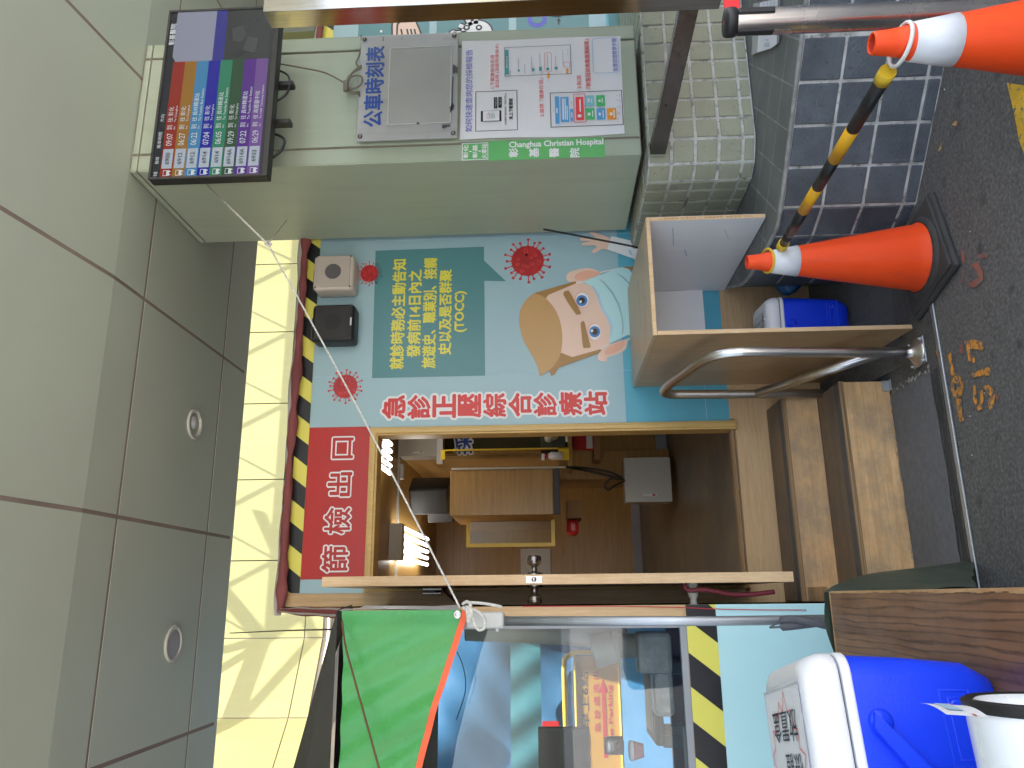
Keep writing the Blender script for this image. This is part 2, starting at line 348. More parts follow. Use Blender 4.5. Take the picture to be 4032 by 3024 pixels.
paint('bucket_white', (.80, .82, .84), .25, .02, 2); paint('paper', (.78, .78, .82), .6, .02, 5, .06, 12); paint('paper_grey', (.62, .63, .63), .6, .05, 5)
paint('beige_plastic', (.60, .53, .47), .4, .04); paint('box_metal', (.50, .50, .45), .4, .03, 2); paint('grey_board', (.42, .425, .43), .3, .06, 3, streak=(.2, .2, .2, .3)); paint('grey_film', (.41, .415, .41), .18, .08, 3)
paint('sign_green', (.13, .46, .15), .4, .06); paint('notice_teal', (.04, .32, .37), .4); paint('notice_blue', (.10, .36, .68), .4); paint('notice_aqua', (.22, .52, .60), .4); paint('notice_green', (.06, .46, .16), .4); paint('notice_orange', (.85, .33, .03), .4); paint('pale_blue', (.42, .60, .76), .4); paint('faint', (.55, .56, .60), .5)
paint('cable_grey', (.20, .175, .14), .6, .2, 20); paint('cable_black', (.012, .012, .013), .4)
paint('tarp_blue', (.055, .17, .32), .4, .15, 2.5, .4, 9); paint('tarp_teal', (.045, .18, .22), .4, .1, 3, .3, 12)
paint('board_orange', (.62, .31, .03), .4, .06, 3); paint('board_red', (.55, .02, .03), .4); paint('hose_grey', (.42, .42, .38), .5, .1); paint('stool_green', (.025, .10, .095), .4, .1); paint('stool_top', (.60, .58, .45), .5, .1)
paint('foil', (.4, .4, .38), .3, .3, 18, .8, 30); paint('cup_pink', (.55, .20, .24), .4); paint('grey_plastic', (.30, .31, .33), .5, .1); paint('clothing_lilac', (.42, .43, .55), .8); paint('red_bag', (.6, .025, .03), .3, .2, 12, .6, 20); paint('blue_bag', (.03, .16, .42), .3, .35, 22, .9, 30)
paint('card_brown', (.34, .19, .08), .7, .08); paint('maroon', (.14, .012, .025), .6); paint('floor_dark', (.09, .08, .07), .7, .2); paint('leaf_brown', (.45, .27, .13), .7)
clear('glass', (.80, .84, .85), .05, .015, .02); clear('acrylic', (.94, .94, .90), .015, .05); paint('acrylic_edge', (.78, .55, .03), .35, .06)
paint('green_glass', (.05, .05, .028), .12, .1)
glow('tube_light', (1.0, .97, .90), 2.2); paint('lens_white', (.75, .74, .76), .25, .03); paint('lens_grey', (.36, .33, .32), .35, .05)
paint('beige_shade', (.28, .24, .21), .6)
paint('door_shade', (.022, .011, .007), .8, .3, 4, spec=.08)  # near-black colour stands for the shade behind the open door
paint('roof_felt', (.035, .034, .032), .9, .2, 3, spec=.1)
TV_COL = {'tv_red': (.30, .022, .012), 'tv_amber': (.33, .16, .02), 'tv_sky': (.05, .24, .48), 'tv_blue': (.006, .006, .36), 'tv_green': (.02, .22, .12), 'tv_dark_green': (.014, .07, .03), 'tv_violet': (.08, .006, .26), 'tv_purple': (.17, .07, .32),
          'tv_panel': (.30, .32, .43), 'tv_band': (.03, .03, .28), 'tv_dark': (.018, .02, .028), 'tv_number': (.46, .54, .64), 'tv_text': (.72, .78, .84), 'tv_scene': (.03, .035, .04), 'tv_scene_light': (.055, .065, .07)}
for k, v in TV_COL.items(): glow(k, v, .075)

# ------------------------------------------------------------------ ground, slab behind the kerb strip, paint marks
mb = MB(); mb.grid(lambda u, v: ((u-.5)*240, (v-.5)*240, 0), 4, 4); structure(mb.build('ground', 'concrete'))
mb = MB(); mb.poly([(.0, 2.905, .004), (1.36, 2.905, .004), (1.40, 3.05, .004), (1.44, 3.3, .004), (1.44, 3.45, .06), (1.60, 3.877, .112), (.0, 3.877, .112), (.0, 3.45, .06), (.0, 3.3, .004)]) if 0 else None
mb.poly([(-.2, 2.905, .004), (1.36, 2.905, .004), (1.43, 3.2, .004), (-.2, 3.2, .004)]); mb.poly([(.92, 3.2, .004), (1.43, 3.2, .004), (1.75, 3.99, .122), (.92, 3.99, .122)])
structure(mb.build('pavement_slab', 'slab'))
mb = MB(); mb.box(-.2, 1.115, 2.868, 2.893, 0, .009, .003); structure(mb.build('kerb_strip', 'strip_metal'))
mb = MB(); mb.box(.02, .83, 2.897, 2.925, .004, .012, .003, 0); mb.box(.02, .83, 2.930, 2.942, .004, .010, .003, 0); structure(mb.build('pavement_edging', 'rubber'))
def mark(z, polys, mat, name):
    mb = MB()
    for q in polys: mb.poly([(p.x, p.y, .0035) for p in (G(*z(*a), .0035) for a in q)])
    structure(mb.build(name, mat))
ring_o = [(392+62*math.cos(a)*.95+8, 765+105*math.sin(a)) for a in [i*math.pi/10 for i in range(20)]]; ring_i = [(385+18*math.cos(a), 765+38*math.sin(a)) for a in [i*math.pi/10 for i in range(20)]]
pl = [[ring_o[i], ring_o[(i+1) % 20], ring_i[(i+1) % 20], ring_i[i]] for i in range(20)]
pl += [[(312, 470), (345, 440), (358, 560), (385, 655), (345, 668), (330, 560)], [(385, 868), (440, 880), (445, 1000), (466, 1085), (424, 1095), (405, 1000)],
       [(468, 335), (560, 325), (648, 350), (660, 385), (640, 428), (590, 415), (520, 408), (528, 460), (570, 505), (560, 545), (505, 525), (492, 430)],
       [(535, 640), (600, 612), (645, 600), (690, 578), (715, 610), (702, 660), (640, 662), (585, 672), (545, 680)],
       [(545, 755), (572, 750), (580, 830), (588, 930), (575, 965), (550, 890)], [(610, 800), (640, 795), (648, 880), (632, 975), (600, 990), (580, 960), (612, 920)],
       [(640, 760), (690, 745), (735, 790), (752, 850), (740, 975), (705, 985), (690, 940), (702, 850), (670, 800)]]
mark(zgr, pl, 'orange_spray', 'road_marking'); mark(zgr, [[(415, 375), (448, 365), (455, 450), (428, 460)], [(750, 838), (772, 836), (792, 872), (765, 885)]], 'red_spray', 'road_marking')
zg2 = zoom(3500, 200, 1100/1659.)
mark(zg2, [[(700, 190), (802, 205), (900, 260), (900, 780), (802, 610), (770, 520), (745, 380)]], 'yellow_road', 'road_marking')
mark(zg2, [[(485, 1270), (520, 1250), (560, 1310), (560, 1360), (515, 1405), (480, 1405), (470, 1385), (530, 1350), (520, 1305)], [(430, 1190), (445, 1185), (450, 1255), (436, 1260)], [(430, 1300), (448, 1300), (446, 1370), (432, 1375)], [(520, 1215), (585, 1195), (590, 1225), (530, 1235)]], 'red_spray', 'road_marking')
for i, (x, y, a) in enumerate(((.872, 2.876, .3), (1.62, 2.50, 1.2), (1.60, 2.62, 2.2))):
    mb = MB(); ca, sa = math.cos(a), math.sin(a)
    mb.grid(lambda u, v: (x + ((u-.5)*.038)*ca - ((v-.5)*.018*math.sin(math.pi*max(u, .02)))*sa, y + ((u-.5)*.038)*sa + ((v-.5)*.018*math.sin(math.pi*max(u, .02)))*ca, .012 + .012*abs(u-.5)), 6, 2)
    tag(mb.build('dry_leaf', 'leaf_brown'), ('curled tan leaf lying on the metal kerb strip', 'brown leaf at the foot of the slate ledge', 'small brown leaf on the concrete near the slate ledge, nearer the striped bar')[i], 'leaf', 'dry leaves on the ground')
random.seed(5)
mb = MB()
for k in range(26):
    x, y = random.uniform(.1, 1.9), random.uniform(1.7, 2.85); s = random.uniform(.0015, .0042)
    mb.lathe([(.0003, 0), (s, s*.3), (s*.6, s*.8), (.0003, s)], (x, y, .0), 6)
o = mb.build('ground_litter', 'paper_grey'); o['kind'] = 'stuff'

paint('bounce_paving', (.42, .40, .37), .85, .15, 1.5, .2, 60)
mb = MB(); mb.poly([(-60, -60, .006), (60, -60, .006), (60, -1.6, .006), (-60, -1.6, .006)]); structure(mb.build('bounce_pavement', 'bounce_paving'))  # unseen pale sheet behind the camera, added to bounce light onto the ceiling

# ------------------------------------------------------------------ canopy overhead
cn = thing('canopy', 'pale green panelled canopy ceiling with brown sealed joints over the forecourt', 'canopy', (1, 1, 3.4))
ZC, g = 3.396, .0095
def ceil_z(y): return ZC + max(0, 3.09-y)*math.tan(R_(6.0))
xs = [-6.79, -5.77, -4.75, -3.73, -2.71, -1.69, -.665, .358, 1.382, 2.405, 3.43, 4.45, 5.47, 6.5]; ys = [-2.6, -.6, 1.4, 3.352, 4.276, 4.615]
mb = MB()
for i in range(len(xs)-1):
    for j in range(len(ys)-1):
        a, b, c, d = xs[i]+g, xs[i+1]-g, ys[j]+g, ys[j+1]-g
        prof = [c] + ([3.09] if c < 3.09 < d else []) + [d]
        for p, q in zip(prof[:-1], prof[1:]):
            mb.prism([(a, p, ceil_z(p)), (b, p, ceil_z(p)), (b, q, ceil_z(q)), (a, q, ceil_z(q))], (0, 0, .02), 0)
mb.build('ceiling_panels', 'ceiling_panel', cn)
mb = MB()
for p, q in ((-2.6, 3.09), (3.09, 4.60)): mb.prism([(-6.8, p, ceil_z(p)+.0015), (6.5, p, ceil_z(p)+.0015), (6.5, q, ceil_z(q)+.0015), (-6.8, q, ceil_z(q)+.0015)], (0, 0, .03))
mb.build('joint_backing', 'sealant', cn)
mb = MB(); mb.box(-6.8, 6.5, 4.60, 4.64, 3.396, 4.20, .004); mb.box(-6.8, 6.5, -2.66, -2.6, 3.85, 4.35, .004); mb.box(-6.8, 6.5, -2.6, 4.6, 4.10, 4.20); mb.build('fascia', 'ceiling_panel', cn)
for k, (x, y, r) in enumerate(((.914, 3.985, .082), (-.208, 3.995, .088))):
    mb = MB(); mb.lathe([(r, 0), (r*1.02, -.008), (r*.96, -.013), (r*.80, -.011), (r*.78, 0), (r*.74, .05)], (x, y, ZC-.001), 40); dl = mb.build('downlight', 'box_metal', cn)
    mb = MB()
    if k == 0: mb.lathe([(r*.77, .012), (r*.5, .012)], (x, y, ZC), 32); mb.lathe([(.001, -.010), (.02, -.008), (.036, .0), (.042, .011)], (x+.008, y, ZC), 24)
    else: mb.lathe([(r*.80, -.006), (r*.4, -.0085), (.001, -.009)], (x, y, ZC-.001), 32)
    mb.build('lens', 'lens_white' if k == 0 else 'lens_grey', dl)  # first lens is plain whitish, without emission

# ------------------------------------------------------------------ far building with yellow cladding, lattice roof trusses that shade it
yb = thing('yellow_building', 'sunlit pale yellow panelled building rising behind the hut roof', 'building', (1, 9.5, 0))
path = [(8.2, 3.9), (8.2, 6.5), (8.2, 9.5), (7.28, 9.5), (6.3, 9.5), (5.34, 9.5), (4.37, 9.5), (3.4, 9.5), (2.43, 9.5), (1.45, 9.5), (.46, 9.5), (-.44, 9.5), (-1.26, 9.08), (-1.72, 8.64), (-2.3, 7.9), (-2.7, 7.0), (-3.3, 5.9), (-4.4, 5.0), (-6.5, 4.7)]  # both end stretches are unseen walls added to cut sky light from the sides
mb = MB(); m2 = MB(); m3 = MB()
for (a, b) in zip(path[:-1], path[1:]):
    A, B = Vector((*a, 0)), Vector((*b, 0)); t = (B-A).normalized(); n = Vector((-t.y, t.x, 0)); n = n if n.y < 0 or n.x > 0 else -n
    n = Vector((t.y, -t.x, 0)); n = n if n.y < 0 else -n
    for z0, z1 in ((4.20, 4.42), (4.42, 6.0), (6.0, 7.6), (7.6, 9.0), (9.0, 10.4), (10.4, 11.8)):
        q = [A + t*.006, B - t*.006]; mb.prism([(q[0].x, q[0].y, z0+.006), (q[1].x, q[1].y, z0+.006), (q[1].x, q[1].y, z1-.006), (q[0].x, q[0].y, z1-.006)], -n*.03)
    a2, b2 = A - t*.02 - n*.012, B + t*.02 - n*.012; m2.prism([(a2.x, a2.y, 4.19), (b2.x, b2.y, 4.19), (b2.x, b2.y, 11.8), (a2.x, a2.y, 11.8)], -n*.05)
    m3.prism([(A.x-n.x*.0, A.y-n.y*.0, 0), (B.x, B.y, 0), (B.x, B.y, 4.185), (A.x, A.y, 4.185)], -n*.3)  # dark base carried down to the ground, added to block sky light from behind
mb.build('cladding', 'wall_yellow', yb); m2.build('joint', 'sealant', yb); m3.build('fascia', 'fascia_brown', yb)
mb = MB(); mb.tube([(x, y-.08, 4.10) for x, y in path], .03, 10); mb.build('pipe', 'pipe_beige', yb)
tr = thing('roof_truss', 'steel lattice roof over the gap between canopy and yellow building', 'roof truss', (1, 8.9, 6.6)); mb = MB()
for yy, z0, z1, pit, off in ((9.06, 6.15, 7.1, .98, 0), (8.72, 8.2, 9.3, 1.5, .4)):
    mb.tube([(-6, yy, z0), (8, yy, z0)], .030, 8); mb.tube([(-6, yy, z1), (8, yy, z1)], .030, 8)
    for k in range(int(13.6/pit)):
        x = -6 + k*pit + off; mb.tube([(x, yy, z0), (x+pit/2, yy, z1), (x+pit, yy, z0)], .015, 8)
mb.tube([(-1.2, 8.85, 5.6), (1.4, 8.85, 8.1)], .05, 10); mb.tube([(1.1, 8.8, 5.7), (-.7, 8.9, 7.9)], .035, 10); mb.tube([(-1.9, 8.3, 6.6), (1.6, 8.9, 6.9)], .03, 10)
mb.build('lattice', 'pole_grey', tr)
for x in (-5.9, 7.9): MB().box(x-.1, x+.1, 8.96, 9.16, 0, 9.3).build('column', 'pole_grey', tr)

# ------------------------------------------------------------------ pillar, tiled plinth, slate ledge
def tiles(path, rows, pitch, gap, lift, mb, start=0.0, bev=.002):
    """individual tiles along a plan polyline (left-hand side is outside)"""
    for (a, b) in zip(path[:-1], path[1:]):
        A, B = Vector((*a, 0)), Vector((*b, 0)); L = (B-A).length; t = (B-A)/L; n = Vector((t.y, -t.x, 0)); s = 0
        k = max(1, round(L/pitch)) if L < pitch*1.6 else None; w = L/k if k else pitch
        while s < L - .01:
            e = min(s+w, L)
            for z0, z1 in rows:
                q0, q1 = A+t*(s+gap/2), A+t*(e-gap/2)
                if e-s < gap*2: continue
                M = Matrix((( t.x, n.x, 0, q0.x), (t.y, n.y, 0, q0.y), (0, 0, 1, 0), (0, 0, 0, 1)))
                mb.box(0, (q1-q0).length, -.004, lift*random.uniform(.8, 1.1), z0+gap/2, z1-gap/2, bev, M=M, seg=1)
            s = e
def wallstrip(path, z0, z1, mb, back=(0, 0)):
    for (a, b) in zip(path[:-1], path[1:]): mb.poly([(*a, z0), (*b, z0), (*b, z1), (*a, z1)])
pil = thing('pillar', 'pale green metal clad pillar with brown vertical grooves standing on the tiled plinth', 'pillar', (2.25, 3.45, 1.03))
px0, px1, py0, py1, pz0 = 1.903, 2.592, 3.09, 3.83, 1.048
mb = MB(); mb.box(px0+.01, px1-.01, py0+.01, py1-.01, pz0, ZC+.01); mb.build('core', 'sealant', pil)
mb = MB()
for (a, b) in ((px0+.0062, 1.985), (1.997, 2.505), (2.517, px1-.0062)):
    for c, d in ((pz0+.004, 3.355), (3.362, ZC-.008)): mb.box(a, b, py0, py0+.02, c, d, .003)
for c, d in ((pz0+.004, 3.355), (3.362, ZC-.008)): mb.box(px0, px0+.006, py0+.001, py1, c, d, .0015, seg=1); mb.box(px1-.006, px1, py0+.001, py1, c, d, .0015, seg=1)
mb.build('cladding', 'green_panel', pil)
pln = thing('plinth', 'plinth of small green square tiles under the pillar', 'plinth', (2.4, 3.4, .545))
pp = [(1.812, 3.877), (1.825, 3.20), (1.868, 3.125), (1.962, 3.075), (3.6, 3.075)]
rows = [(.545, .60), (.60, .705), (.705, .81), (.81, .915), (.915, 1.02)]
mb = MB(); wallstrip(pp, .545, 1.018, mb); mb.poly([(*p, 1.018) for p in pp] + [(3.6, 3.877, 1.018)]); mb.build('body', 'grout', pln)
mb = MB(); tiles(pp, rows, .1, .0145, .006, mb)
for i in range(17):
    for j in range(8):
        x, y = 1.835+i*.1, 3.085+j*.1
        if x < 1.87 and y < 3.2: continue
        if y < 3.86: mb.box(x+.005, x+.095, y+.005, y+.095, 1.014, 1.024, .002, seg=1)
mb.build('tiles', 'green_tile', pln)
sl = thing('slate_ledge', 'low raised ledge faced with dark slate tiles and pale joints', 'ledge', (2, 3, 0))
sp = [(1.62, 3.99), (1.455, 3.55), (1.437, 3.25), (1.448, 3.02), (1.507, 2.878), (1.978, 2.436), (3.3, 1.20)]
mb = MB(); wallstrip(sp, -.01, .538, mb); mb.build('body', 'grout', sl)
mb = MB(); tiles(sp, [(0, .055), (.055, .213), (.213, .372), (.372, .530)], .158, .012, .006, mb, bev=.003); mb.build('face_tiles', 'slate_tile', sl)
top = [(*p, .541) for p in sp] + [(4.2, 1.2, .541), (4.2, 3.99, .541)]
mb = MB(); mb.poly(top, 0); mb.build('ledge_top', 'slate_top', sl)
mb = MB()                                            # thin joints of the top, two diagonal directions, clipped to the ledge
def inside(x, y):
    c = False; n = len(top)
    for i in range(n):
        x0, y0, x1, y1 = top[i][0], top[i][1], top[i-1][0], top[i-1][1]
        if (y0 > y) != (y1 > y) and x < (x1-x0)*(y-y0)/(y1-y0)+x0: c = not c
    return c
def jline(x0, y0, dx, dy, L):
    n = int(L/.02); run = None
    for i in range(n+1):
        x, y = x0+dx*i*.02, y0+dy*i*.02; ok = inside(x, y) and not (y > 3.07 and x > 1.81)
        if ok and run is None: run = (x, y)
        if run and (not ok or i == n):
            a, b = Vector((*run, .5425)), Vector((x, y, .5425)); w = Vector((-dy, dx, 0))*.0036
            if (b-a).length > .03: mb.poly([a-w, a+w, b+w, b-w])
            run = None
for k in range(30): jline(.2+k*.16*1.414, 1.0, -.7, .714, 4.2); jline(-1.5+k*.16*1.414, 1.0, .7, .714, 4.2)
mb.build('ledge_joint', 'grout_dark', sl)
mb = MB(); mb.tube(bez([(p[0], p[1], .536) for p in sp], 4), .009, 8); mb.build('edge_bead', 'grout_dark', sl)

# ------------------------------------------------------------------ the clinic hut: front wall at Y=HY, wing on the left at Y=WY
HY, WY = 3.877, 3.10
hut = thing('clinic_hut', 'timber clinic hut with printed blue front, open doorway, red sign and glazed left wing', 'hut', (1, HY, 0))
DX0, DX1, DZ0, DZ1 = .030, .848, .545, 2.408      # outside of the door frame
mb = MB(); mb.box(DX1, 4.6, HY+.004, HY+.06, .56, 2.80); mb.box(-.035, DX0, HY+.004, HY+.06, .0, 2.80); mb.box(DX0, DX1, HY+.004, HY+.06, DZ1, 2.80); mb.build('front_wall', 'hut_wood', hut)
mb = MB(); mb.box(-.035, 4.6, HY+.003, HY+.05, 0, .558, 0, 0); mb.build('base_board', 'hut_wood_h', hut)
mb = MB(); mb.box(.86, 1.9, HY-.006, HY+.002, .558, .574, .001); mb.build('batten', 'hut_wood_h', hut)

# printed mural
sh = Sheet(HY); T2 = 2.745
sh.box((DX1+.004, 1.096, 4.5, T2), 'mural_blue'); sh.box((DX1+.004, .574, 4.5, 1.096), 'mural_low'); sh.xz([(.0270, DZ1+.002), (.094, DZ1+.002), (.094, T2), (.0270, T2)], 'mural_blue')
mural = sh.build('mural', hut)
mb = MB()
for x in (1.128, 1.905): mb.box(x, x+.0018, HY-.0012, HY-.0002, .58, T2)
mb.box(DX1+.01, 1.08, HY-.0012, HY-.0002, .688, .6905); mb.build('seam', 'pale_blue', mural)
sh = Sheet(HY); sh.layer(2); I = lambda x, y: (x, y)
sh.px(I, [(1479, 988), (1906, 972), zbo(220, 262), zbo(400, 432), zbo(222, 428), (1910, 1479), (1465, 1489)], 'mural_teal'); sb = sh.build('speech_box', mural)
sh = Sheet(HY); sh.layer(3)
for t, x0, y0, x1, y1 in (('就診時務必主動告知', 917, 256, 1026, 1147), ('發病前14日內之', 1050, 340, 1156, 1050), ('旅遊史、職業別、接觸', 1174, 246, 1280, 1140), ('史以及是否群聚', 1305, 340, 1406, 1030), ('(TOCC)', 1434, 515, 1530, 845)):
    sh.text(t, rect(zsp, HY, x0, y0, x1, y1), 'letter_yellow', .032)
sh.build('lettering', sb)
sh = Sheet(HY); sh.layer(2); chars = '急診正壓綜合診療站'
for k, ch in enumerate(chars):
    v = 1551 + k*99.3; yc = 1604 - k*2.0; b = rect(I, HY, v-43, yc-44, v+43, yc+44)
    sh.text(ch, b, 'print_white', .125)
sh.layer()
for k, ch in enumerate(chars):
    v = 1551 + k*99.3; yc = 1604 - k*2.0; b = rect(I, HY, v-43, yc-44, v+43, yc+44)
    sh.text(ch, b, 'letter_red', .035)
sh.build('lettering', mural)
def virus(c, r, seed):
    rnd = random.Random(seed); sh = Sheet(HY); sh.layer(2); n = 20
    for k in range(n):
        a = k*2*math.pi/n + rnd.uniform(-.06, .06); L = r*(1.42 if k % 2 == 0 else 1.26); ca, sa = math.cos(a), math.sin(a)
        p = lambda d, o: (c[0] + ca*d - sa*o, c[1] + sa*d + ca*o)
        sh.xz([p(r*.9, -r*.08), p(r*1.1, -r*.034), p(L, -r*.034), p(L, r*.034), p(r*1.1, r*.034), p(r*.9, r*.08)], 'virus_spot')
        sh.xz([p(L-r*.04, -r*.09), p(L+r*.05, -r*.10), p(L+r*.09, 0), p(L+r*.05, r*.10), p(L-r*.04, r*.09), p(L-r*.08, 0)], 'virus_spot')
    sh.layer(); sh.disc(c, r, r, 'virus_red', 40); sh.layer()
    for k in range(15):
        a, d, q = rnd.uniform(0, 6.3), r*math.sqrt(rnd.uniform(0, .72)), r*rnd.uniform(.07, .13); cc = (c[0]+d*math.cos(a), c[1]+d*math.sin(a))
        sh.disc(cc, q, q, 'virus_spot', 14)
    sh.layer()
    rnd = random.Random(seed); [rnd.uniform(0, 1) for _ in range(n)]
    for k in range(15):
        a, d, q = rnd.uniform(0, 6.3), r*math.sqrt(rnd.uniform(0, .72)), r*rnd.uniform(.07, .13); cc = (c[0]+d*math.cos(a), c[1]+d*math.sin(a))
        sh.disc(cc, q*.6, q*.6, 'virus_red', 12)
    sh.build('virus_picture', mural)
for z, x, y, r, sd_ in ((zbo, 575, 265, 122, 1), (zsp, 737, 368, 68, 2), (zsp, 540, 1290, 95, 3)):
    c = P(*z(x, y), HY); e = P(*z(x, y-r), HY); virus((c.x, c.z), abs(e.x-c.x), sd_)
# masked man: layers of flat print
sh = Sheet(HY); sh.layer(2); z = zbo; px = lambda pts, m_: sh.px(z, pts, m_)
def smooth(pts, n=4):
    q = bez([(a, b, 0) for a, b in pts+pts[:1]], n)[:-1]; return [(v.x, v.y) for v in q]
px(smooth([(890, 395), (920, 355), (1040, 325), (1120, 335), (1168, 362), (1150, 395), (1030, 440), (960, 440), (905, 430)]), 'skin'); px(smooth([(1145, 1040), (1175, 1000), (1230, 955), (1385, 905), (1390, 930), (1370, 990), (1300, 1030), (1230, 1050), (1220, 1080), (1190, 1088), (1155, 1075)]), 'skin')
sh.layer(); px(smooth([(955, 400), (990, 365), (1060, 345), (1130, 350), (1158, 372), (1040, 422), (975, 420)]), 'skin_deep'); px(smooth([(1200, 1010), (1240, 965), (1360, 918), (1360, 960), (1300, 1010), (1220, 1032)]), 'skin_deep'); px([(1340, 315), (1440, 313), (1440, 350)], 'hair_shade')
sh.layer(); px([(745, 545), (972, 447), (1020, 442), (1100, 470), (1300, 520), (1340, 640), (1330, 860), (1240, 960), (1168, 988), (940, 1052), (845, 1022), (830, 800), (722, 578)], 'skin')
sh.layer(); px([(625, 533), (965, 433), (972, 450), (745, 545), (720, 578), (690, 590)], 'hair_shade'); px([(830, 1010), (940, 1052), (1168, 988), (1174, 1002), (1155, 1020), (830, 1137), (800, 1190), (768, 1207), (750, 1150), (790, 1100)], 'hair_shade')
px([(1095, 470), (1060, 480), (1115, 560), (1135, 640), (1175, 720), (1215, 780), (1260, 820), (1260, 700)], 'skin')
sh.layer(); px(smooth([(625, 533), (560, 590), (520, 660), (507, 740), (515, 820), (545, 920), (590, 1000), (635, 1080), (660, 1140), (677, 1202), (720, 1180), (775, 1140), (820, 1080), (845, 1020), (858, 920), (852, 820), (830, 730), (790, 650), (730, 580), (680, 548)]), 'hair')
px([(970, 444), (1030, 436), (1034, 444), (974, 452)], 'print_white'); px([(1165, 358), (1345, 318), (1347, 326), (1167, 368)], 'print_white'); px([(1170, 984), (1238, 944), (1242, 954), (1174, 994)], 'print_white'); px([(1385, 905), (1440, 888), (1440, 900), (1390, 914)], 'print_white')
sh.layer(); px([(1025, 438), (1340, 318), (1400, 335), (1450, 400), (1450, 880), (1395, 872), (1237, 948), (1245, 880), (1252, 810), (1225, 740), (1185, 680), (1160, 620), (1140, 550), (1100, 480)], 'mask')
sh.layer(); px([(1150, 410), (1200, 440), (1270, 520), (1325, 620), (1352, 740), (1358, 820), (1352, 868), (1344, 868), (1348, 800), (1338, 720), (1310, 630), (1260, 535), (1200, 460)], 'mask_fold'); px([(1285, 362), (1360, 400), (1450, 490), (1450, 510), (1350, 410)], 'mask_fold')
px([(1100, 478), (1140, 550), (1160, 620), (1185, 680), (1225, 740), (1252, 810), (1245, 880), (1258, 880), (1272, 810), (1248, 740), (1205, 672), (1178, 610), (1158, 545), (1112, 470)], 'pale_blue')
px(smooth([(866, 540), (875, 520), (905, 511), (917, 522), (960, 600), (1008, 690), (1000, 705), (982, 708), (968, 700), (905, 610)]), 'hair_shade'); px(smooth([(1007, 780), (1020, 763), (1038, 768), (1060, 860), (1087, 960), (1082, 976), (1050, 978), (1028, 972), (1015, 860)]), 'hair_shade')
def eye(cx, cy, ra, rb, ix, iy, gx, gy):
    def el(x, y, a, b): return [(x + a*math.cos(t*math.pi/14), y + b*math.sin(t*math.pi/14)) for t in range(28)]
    px(el(cx-6, cy-2, ra+6, rb+6), 'skin_deep'); sh.layer(); px(el(cx, cy, ra, rb), 'print_white'); sh.layer(); px(el(ix, iy, 45, 45), 'iris'); sh.layer(); px(el(ix, iy, 26, 26), 'pupil'); sh.layer(); px(el(gx, gy, 11, 11), 'print_white'); sh.k -= 4
eye(1022, 587, 54, 60, 1017, 595, 1007, 605); eye(1122, 850, 50, 66, 1122, 848, 1100, 842)
px([(1250, 85), (1190, 60), (1100, 32), (1080, 36), (1078, 46), (1130, 75), (1010, 80), (1000, 95), (1010, 108), (1090, 108), (1020, 125), (1015, 138), (1030, 148), (1110, 140), (1142, 152), (1100, 190), (1098, 204), (1118, 207), (1185, 172), (1225, 178)], 'skin')
sh.layer(); px([(1258, 68), (1480, 120), (1460, 262), (1430, 250), (1225, 178)], 'print_white'); sh.layer(); px([(1395, 170), (1420, 190), (1430, 232), (1405, 215)], 'pale_blue')
sh.build('masked_man_picture', mural)
# right part of the mural, beyond the pillar
sh = Sheet(HY); sh.layer(2); zz = lambda x, y: (x, y)
for (v0, v1) in ((1411, 1690), (1719, 2003), (2033, 2319), (2398, 2470)):
    zb, zt = P(v1, 100, HY).z, P(v0, 120, HY).z; sh.box((2.42, zb, 4.4, zt), 'mural_teal')
sh.build('teal_panels', mural)
sh = Sheet(HY); sh.layer(3); z = zr1; px = lambda pts, m_: sh.px(z, pts, m_)
px(smooth([(995, 520), (992, 320), (1050, 270), (1310, 255), (1335, 300), (1390, 520)], 3), 'ink'); sh.layer()
px(smooth([(1018, 520), (1015, 330), (1062, 288), (1295, 275), (1320, 320), (1365, 520)], 3), 'skin'); sh.layer()
px([(1115, 270), (1125, 290), (1085, 345), (1075, 520), (1055, 520), (1060, 340), (1075, 310)], 'ink')
for x in (1110, 1190, 1240, 1290): px([(x, 400), (x+22, 395), (x+50, 520), (x+28, 520)], 'ink')
px([(840, 418), (862, 410), (876, 425), (866, 446), (842, 442)], 'print_white'); sh.build('hand_picture', mural)
sh = Sheet(HY); sh.layer(3); c0 = P(*z(2130, 440), HY); rr = abs(P(*z(2130, 280), HY).x-c0.x)
def germ(grow, mat):
    sh.disc((c0.x, c0.z), rr*.98+grow, rr*1.08+grow, mat, 36)
    for a in (62, 90, 118, 150, 178, 30, 2):
        L = rr*(1.62 if a in (90, 150, 30) else 1.38); ca, sa = math.cos(R_(a)), math.sin(R_(a)); q = (c0.x+ca*L, c0.z+sa*L)
        sh.stroke([(c0.x+ca*rr*.7, c0.z+sa*rr*.7), q], .026+2*grow, mat)
        if a in (90, 150, 30): sh.disc(q, .020+grow, .020+grow, mat, 14)
germ(.010, 'ink'); sh.layer(); germ(0, 'print_white'); sh.layer()
for x in (2000, 2165): e = P(*z(x, 378), HY); sh.disc((e.x, e.z), .020, .020, 'ink', 16); sh.layer(); sh.disc((e.x, e.z), .009, .009, 'print_white', 12); sh.k -= 1
sh.build('germ_picture', mural)
sh = Sheet(HY); sh.layer(3); z = zr2; px = lambda pts, m_: sh.px(z, pts, m_)
c = P(*z(838, 243), HY); sh.disc((c.x, c.z), .058, .058, 'print_blue', 30); sh.layer(); sh.disc((c.x, c.z), .033, .033, 'mural_teal', 26); sh.layer()
px([(1098, 315), (1098, 270), (1082, 270), (1105, 228), (1132, 270), (1114, 270), (1114, 315)], 'ink')
